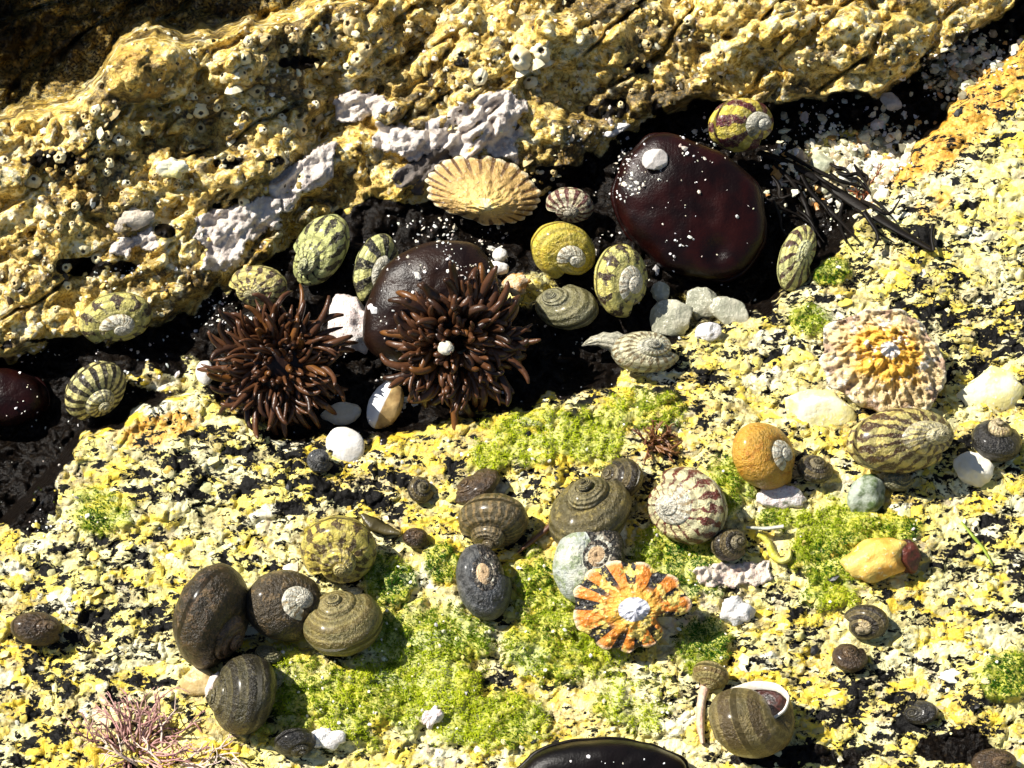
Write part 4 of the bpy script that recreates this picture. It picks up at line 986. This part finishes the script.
tuft(868,192,14,14,14,1.2,'little rusty red weed tuft below the orange rock edge',flesh('rusty_tuft', (.20, .05, .015), (.28, .10, .03), .4),'red_weed',6,up=.7)

# ------------------------------------------------------------------ loose stuff: one mesh each
def blobs(P, size, colors, name, mat, flat=.6, sub=1, jit=.28, align=None):
    v, f = ico(sub); n = len(P); nv = len(v)
    base = v[None] * (1 + rng.uniform(-jit, jit, (n, nv, 1)))
    sc = size[:, None] * np.stack([rng.uniform(.7, 1.35, n), rng.uniform(.6, 1.1, n), rng.uniform(.6, 1.2, n) * flat], 1)
    base = base * sc[:, None, :]
    a = rng.uniform(0, 2 * np.pi, n) if align is None else rng.normal(align, .5, n)
    tx, ty = rng.normal(0, .35, n), rng.normal(0, .35, n)
    ca, sa = np.cos(a)[:, None], np.sin(a)[:, None]
    x = base[..., 0] * ca - base[..., 1] * sa; y = base[..., 0] * sa + base[..., 1] * ca; z = base[..., 2] + x * tx[:, None] + y * ty[:, None]
    V = np.stack([x, y, z], -1) * U + P[:, None, :]
    F = (f[None] + (np.arange(n) * nv)[:, None, None]).reshape(-1, 3)
    col = np.repeat(np.concatenate([colors, np.ones((n, 1))], 1), nv, 0)
    return obj(name, mesh_np(name, V.reshape(-1, 3), F, mat, False, {'tint': ('FLOAT_COLOR', col)}))
def tint_material(name, rough, spec=.45, nz=.35):
    k = NT(name, rough, spec); A = k.attr('tint'); p = k.opos(); n = k.noise(p, .35, 2)
    k.color(k.mix(k.math('MULTIPLY', k.step(n, .35, .65), nz), A.outputs['Color'], (.5, .42, .25), 'MULTIPLY')); return k.m
def pick(pal, n):
    w = np.array([q[1] for q in pal], float); w /= w.sum(); i = rng.choice(len(pal), n, p=w)
    c = np.array([q[0] for q in pal])[i]; return np.clip(c * rng.uniform(.8, 1.15, (n, 1)) * rng.uniform(.94, 1.06, (n, 3)), 0, .9)
def scatter(n, dens):
    x = rng.uniform(-15, 1040, n); y = rng.uniform(-15, 785, n)
    k = rng.random(n) < dens(x, y); return x[k], y[k]
def film_shade_at(x, y):
    d, s = zones(x, y); return (1 - sm(-4, 4, d)) * (1 - sm(-6, 4, s))
# chips of quartz and feldspar on the slab
x, y = scatter(2300, lambda x, y: np.maximum(sm(-4, 8, zones(x, y)[1]), 1 - sm(.5, 1.1, np.hypot((x - 850) / 75, (y - 165) / 45))) * (1 - .8 * green(x, y)) * np.clip(.55 + fbm(x, y, 70, 3, 300), .1, 1))
P = ground(x, y, height(x, y) + .2)
size = np.exp(rng.normal(math.log(2.5), .5, len(x))).clip(1.0, 10)
cc = pick([((.84, .78, .38), 5), ((.82, .66, .10), 3), ((.88, .85, .66), 2.2), ((.50, .47, .33), .5), ((.70, .52, .10), 1), ((.012, .012, .012), 2.2)], len(x))
tag(blobs(P, size, cc, 'granite_chips', tint_material('granite_chip', .4), .42, 1, .25, math.radians(35)), 'loose cream, yellow and black mineral grains over the slab', 'grit', kind='stuff')
qx = np.concatenate([rng.normal(862, 42, 900), rng.normal(965, 24, 350), rng.normal(905, 26, 250)]); qy = np.concatenate([rng.normal(165, 22, 900), rng.normal(62, 20, 350), rng.normal(190, 22, 250)])
kf = film_shade_at(qx, qy) > .3; qx, qy = qx[kf], qy[kf]
tag(blobs(ground(qx, qy, height(qx, qy) + .5), np.exp(rng.normal(math.log(3.0), .5, len(qx))).clip(1.2, 8), pick([((.80, .75, .55), 4), ((.84, .82, .74), 3), ((.50, .42, .26), 2), ((.30, .30, .2), 1), ((.62, .34, .10), .7)], len(qx)), 'pale_rubble', tint_material('pale_rubble', .4), .6, 1, .26), 'pale broken rubble on the crevice floor under the overhanging rock', 'rubble', kind='stuff')
# crumbs on the upper rock
x, y = scatter(12000, lambda x, y: sm(2, 14, zones(x, y)[0]) * (1 - tl_recess(x, y)) * np.clip(.4 + fbm(x, y, 50, 3, 310) * 1.3, .03, 1) * (y > -12))
P = ground(x, y, height(x, y) + .3)
size = np.exp(rng.normal(math.log(2.4), .4, len(x))).clip(1.0, 7)
cc = pick([((.66, .49, .16), 3), ((.84, .78, .54), 5), ((.80, .62, .22), 3), ((.30, .20, .05), 1.5), ((.05, .032, .01), 2), ((.86, .84, .74), 1.5)], len(x))
tag(blobs(P, size, cc, 'crust_crumbs', tint_material('crust_crumb', .42), .7, 1, .2), 'crumbly ochre and cream crust grains over the upper rock', 'grit', kind='stuff')
# white shell sand in the crevice and on the anemones
VV = [TV]; FF = [tuple(f) for f in TF.tolist()]; off = len(TV)
for V, F in ANEM:
    VV.append(V); FF += [tuple(int(i) + off for i in f) for f in F]; off += len(V)
ABVH = BVHTree.FromPolygons([tuple(v) for v in np.vstack(VV)], FF)
def rest_on(px, py, a, b, ang, h, label, mat, seed, cat, name, tree, angular, lift):
    V = pebble_mesh(a, b, ang, h, seed, .12, angular); dv = Vector(ground(px, py, -200.0).reshape(3)) - Vector(CAM)
    p = tree.ray_cast(Vector(CAM), dv.normalized())[0]
    return tag(obj(name, mesh_np(name, V, IF, mat), None, np.array(p) + BACK * lift * U), label, cat)
rest_on(655,160,13,12,-20,6,'pale grey angular grain lying on the smooth maroon anemone',simple_material('pale_grey_grain', (.50, .46, .42), (.62, .57, .52), .35, .08, .7),13,'pebble','pebble',ABVH,.4,4)
tv, tf, to = [], [], 0
for o in [o for o in bpy.data.objects if o.name.split('.')[0] in ('tentacle', 'inner_tentacles')]:
    me = o.data; off_ = np.array(o.parent.location)
    tv += [tuple(np.array(v.co) + off_) for v in me.vertices]; tf += [tuple(i + to for i in p.vertices) for p in me.polygons]; to += len(me.vertices)
rest_on(446,348,8,7,0,6,'small round cream bead caught in the tentacles of the bulky anemone',CR,14,'shell','shell_bead',BVHTree.FromPolygons(tv, tf),.05,3)
GR = [(690,146,70,20,1.0),(632,175,34,52,.95),(690,205,85,75,.17),(450,250,75,45,.9),(400,300,40,50,.35),(225,315,40,24,1.0),(280,360,80,60,.16),(455,350,70,60,.16),(345,340,30,40,.35),(600,760,70,14,.25),(60,350,60,12,.45),(20,400,30,60,.12),(560,330,80,80,.10),(850,150,90,60,.8),(840,215,70,40,.45),(360,440,40,30,.4),(640,240,90,80,.2),(400,420,60,40,.3),(600,130,50,20,.5),(110,270,60,10,.5),(60,520,40,30,.4),(960,60,60,40,.6)]
n = 60000; x = rng.uniform(0, 1024, n); y = rng.uniform(0, 768, n); dn = np.zeros(n)
for cx, cy, a, b, k in GR: dn = np.maximum(dn, k * (1 - sm(.3, 1.15, np.hypot((x - cx) / a, (y - cy) / b))))
cl = np.clip(.35 + fbm(x, y, 16, 3, 330) * 1.6, .02, 1)
kk = rng.random(n) < np.maximum(dn, .06 * film_shade_at(x, y)) * cl * 1.2; x, y = x[kk], y[kk]
pts = []
for a, b in zip(x, y):
    g = ground(a, b, -200.0).reshape(3); dv = Vector(g) - Vector(CAM); hit = ABVH.ray_cast(Vector(CAM), dv.normalized())
    if hit[0] is not None: pts.append(tuple(hit[0]))
P = np.array(pts); size = np.exp(rng.normal(math.log(1.05), .55, len(P))).clip(.5, 5.5)
cc = pick([((.82, .81, .78), 6), ((.74, .68, .55), 2), ((.66, .58, .52), 1)], len(P))
tag(blobs(P, size, cc, 'shell_sand', tint_material('shell_sand', .4, nz=.15), .7, 1, .25), 'white shell sand scattered over the dark crevice and the anemones', 'sand', kind='stuff')
# pale flecks caught in the turf
x, y = scatter(5000, lambda x, y: green(x, y) * .5 * sm(-4, 8, zones(x, y)[1]))
P = ground(x, y, height(x, y) + rng.uniform(1, 6, len(x))); size = np.exp(rng.normal(math.log(1.2), .45, len(x))).clip(.6, 4.5)
cc = pick([((.80, .76, .56), 4), ((.84, .83, .76), 3), ((.60, .52, .14), 2)], len(x))
tag(blobs(P, size, cc, 'turf_grit', tint_material('turf_grit', .45, nz=.2), .7, 1, .25), 'pale sand flecks caught in the green turf', 'sand', kind='stuff')
# green algal turf: short curled filaments
def turf(n):
    x = rng.uniform(-15, 1040, n); y = rng.uniform(250, 785, n)
    g = green(x, y) * sm(-6, 6, zones(x, y)[1]); k = rng.random(n) < g * np.clip(.7 + fbm(x, y, 12, 2, 350) * .9, .1, 1); x, y, g = x[k], y[k], g[k]
    n = len(x); h = height(x, y); P = ground(x, y, h - .5)
    L = rng.uniform(2.2, 5.2, n) * (.55 + .75 * g); w = rng.uniform(.28, .6, n); a = rng.uniform(0, 2 * np.pi, n); e = rng.uniform(.35, 1.45, n)
    d = np.stack([np.cos(a) * np.cos(e), np.sin(a) * np.cos(e), np.sin(e)], 1)
    s = np.stack([-np.sin(a), np.cos(a), np.zeros(n)], 1); up = np.cross(d, s)
    b = rng.normal(0, .35, n)
    m = P + (d * (L * .5)[:, None]) * U; t = P + (d * (L * .92)[:, None] + s * (b * L)[:, None] + np.array([0, 0, -1]) * (L * .15)[:, None]) * U
    W = s * (w * U)[:, None]; Wt = W * .5
    # each filament is a thin three-sided strand
    th = up * (w * U)[:, None]
    V = np.stack([P - W, P + W, P + th, m - W * .9, m + W * .9, m + th * .9, t], 1).reshape(-1, 3)
    o = (np.arange(n) * 7)[:, None]
    tr = np.array([[0, 1, 4], [0, 4, 3], [1, 2, 5], [1, 5, 4], [2, 0, 3], [2, 3, 5], [3, 4, 6], [4, 5, 6], [5, 3, 6]])
    F = (o[:, None, :] + tr[None]).reshape(-1, 3)
    mixv = np.clip(.45 + fbm(x, y, 40, 4, 360) * 1.5 + rng.normal(0, .2, n), 0, 1)[:, None]
    yl = np.exp(-(((x - 560) / 120) ** 2 + ((y - 430) / 40) ** 2))[:, None] * .5 + np.exp(-(((x - 410) / 160) ** 2 + ((y - 680) / 80) ** 2))[:, None] * .35
    dk = sum(np.exp(-(((x - a) / c) ** 2 + ((y - b) / d) ** 2)) for a, b, c, d in ((850, 545, 55, 45), (682, 562, 50, 40), (735, 482, 40, 36), (704, 642, 34, 32), (1008, 676, 34, 26), (640, 410, 36, 26), (388, 578, 30, 26), (812, 320, 30, 30)))[:, None] * .55
    mixv = np.clip(mixv + yl - dk, 0, 1)
    c = np.array([.03, .11, .004]) * (1 - mixv) + np.array([.44, .52, .012]) * mixv
    col = np.concatenate([np.repeat(c, 7, 0), np.ones((n * 7, 1))], 1)
    k = NT('green_turf', .6, .12); A = k.attr('tint'); k.color(A.outputs['Color']); k.b.inputs['Subsurface Weight'].default_value = 0
    return obj('green_algae', mesh_np('green_algae', V, F, k.m, True, {'tint': ('FLOAT_COLOR', col)}))
tag(turf(230000), 'bright green algal turf in mats across the lower slab', 'algae', kind='stuff')

# ------------------------------------------------------------------ light, sky, camera
sd = Vector((-.80, .36, .0)).normalized(); el = math.radians(47)
sdir = Vector((sd.x * math.cos(el), sd.y * math.cos(el), math.sin(el)))
L = bpy.data.lights.new('sun', 'SUN'); L.energy = 5.0; L.angle = math.radians(.5); L.color = (1.0, .95, .86)
lo = bpy.data.objects.new('sun', L); link(lo); lo.rotation_mode = 'QUATERNION'; lo.rotation_quaternion = sdir.to_track_quat('Z', 'Y')
lo.location = sdir * 2
w = bpy.data.worlds.new('World'); scene.world = w; w.use_nodes = True
sky = w.node_tree.nodes.new('ShaderNodeTexSky'); sky.sky_type = 'NISHITA'; sky.sun_disc = False
sky.sun_elevation = el; sky.sun_rotation = math.atan2(sdir.x, sdir.y)
bg = w.node_tree.nodes['Background']; bg.inputs[1].default_value = .05
w.node_tree.links.new(sky.outputs[0], bg.inputs[0])
cd = bpy.data.cameras.new('camera'); cam = bpy.data.objects.new('camera', cd); link(cam)
cam.location = Vector(CAM); cam.rotation_euler = (TILT, 0, 0)
cd.sensor_width = 36; cd.lens = 36 * D / (1024 * U); cd.clip_start = .01; cd.clip_end = 100
scene.camera = cam
scene.view_settings.view_transform = 'Standard'; scene.view_settings.look = 'None'; scene.view_settings.exposure = .74; scene.view_settings.gamma = 1
scene.render.resolution_x = 1024; scene.render.resolution_y = 768
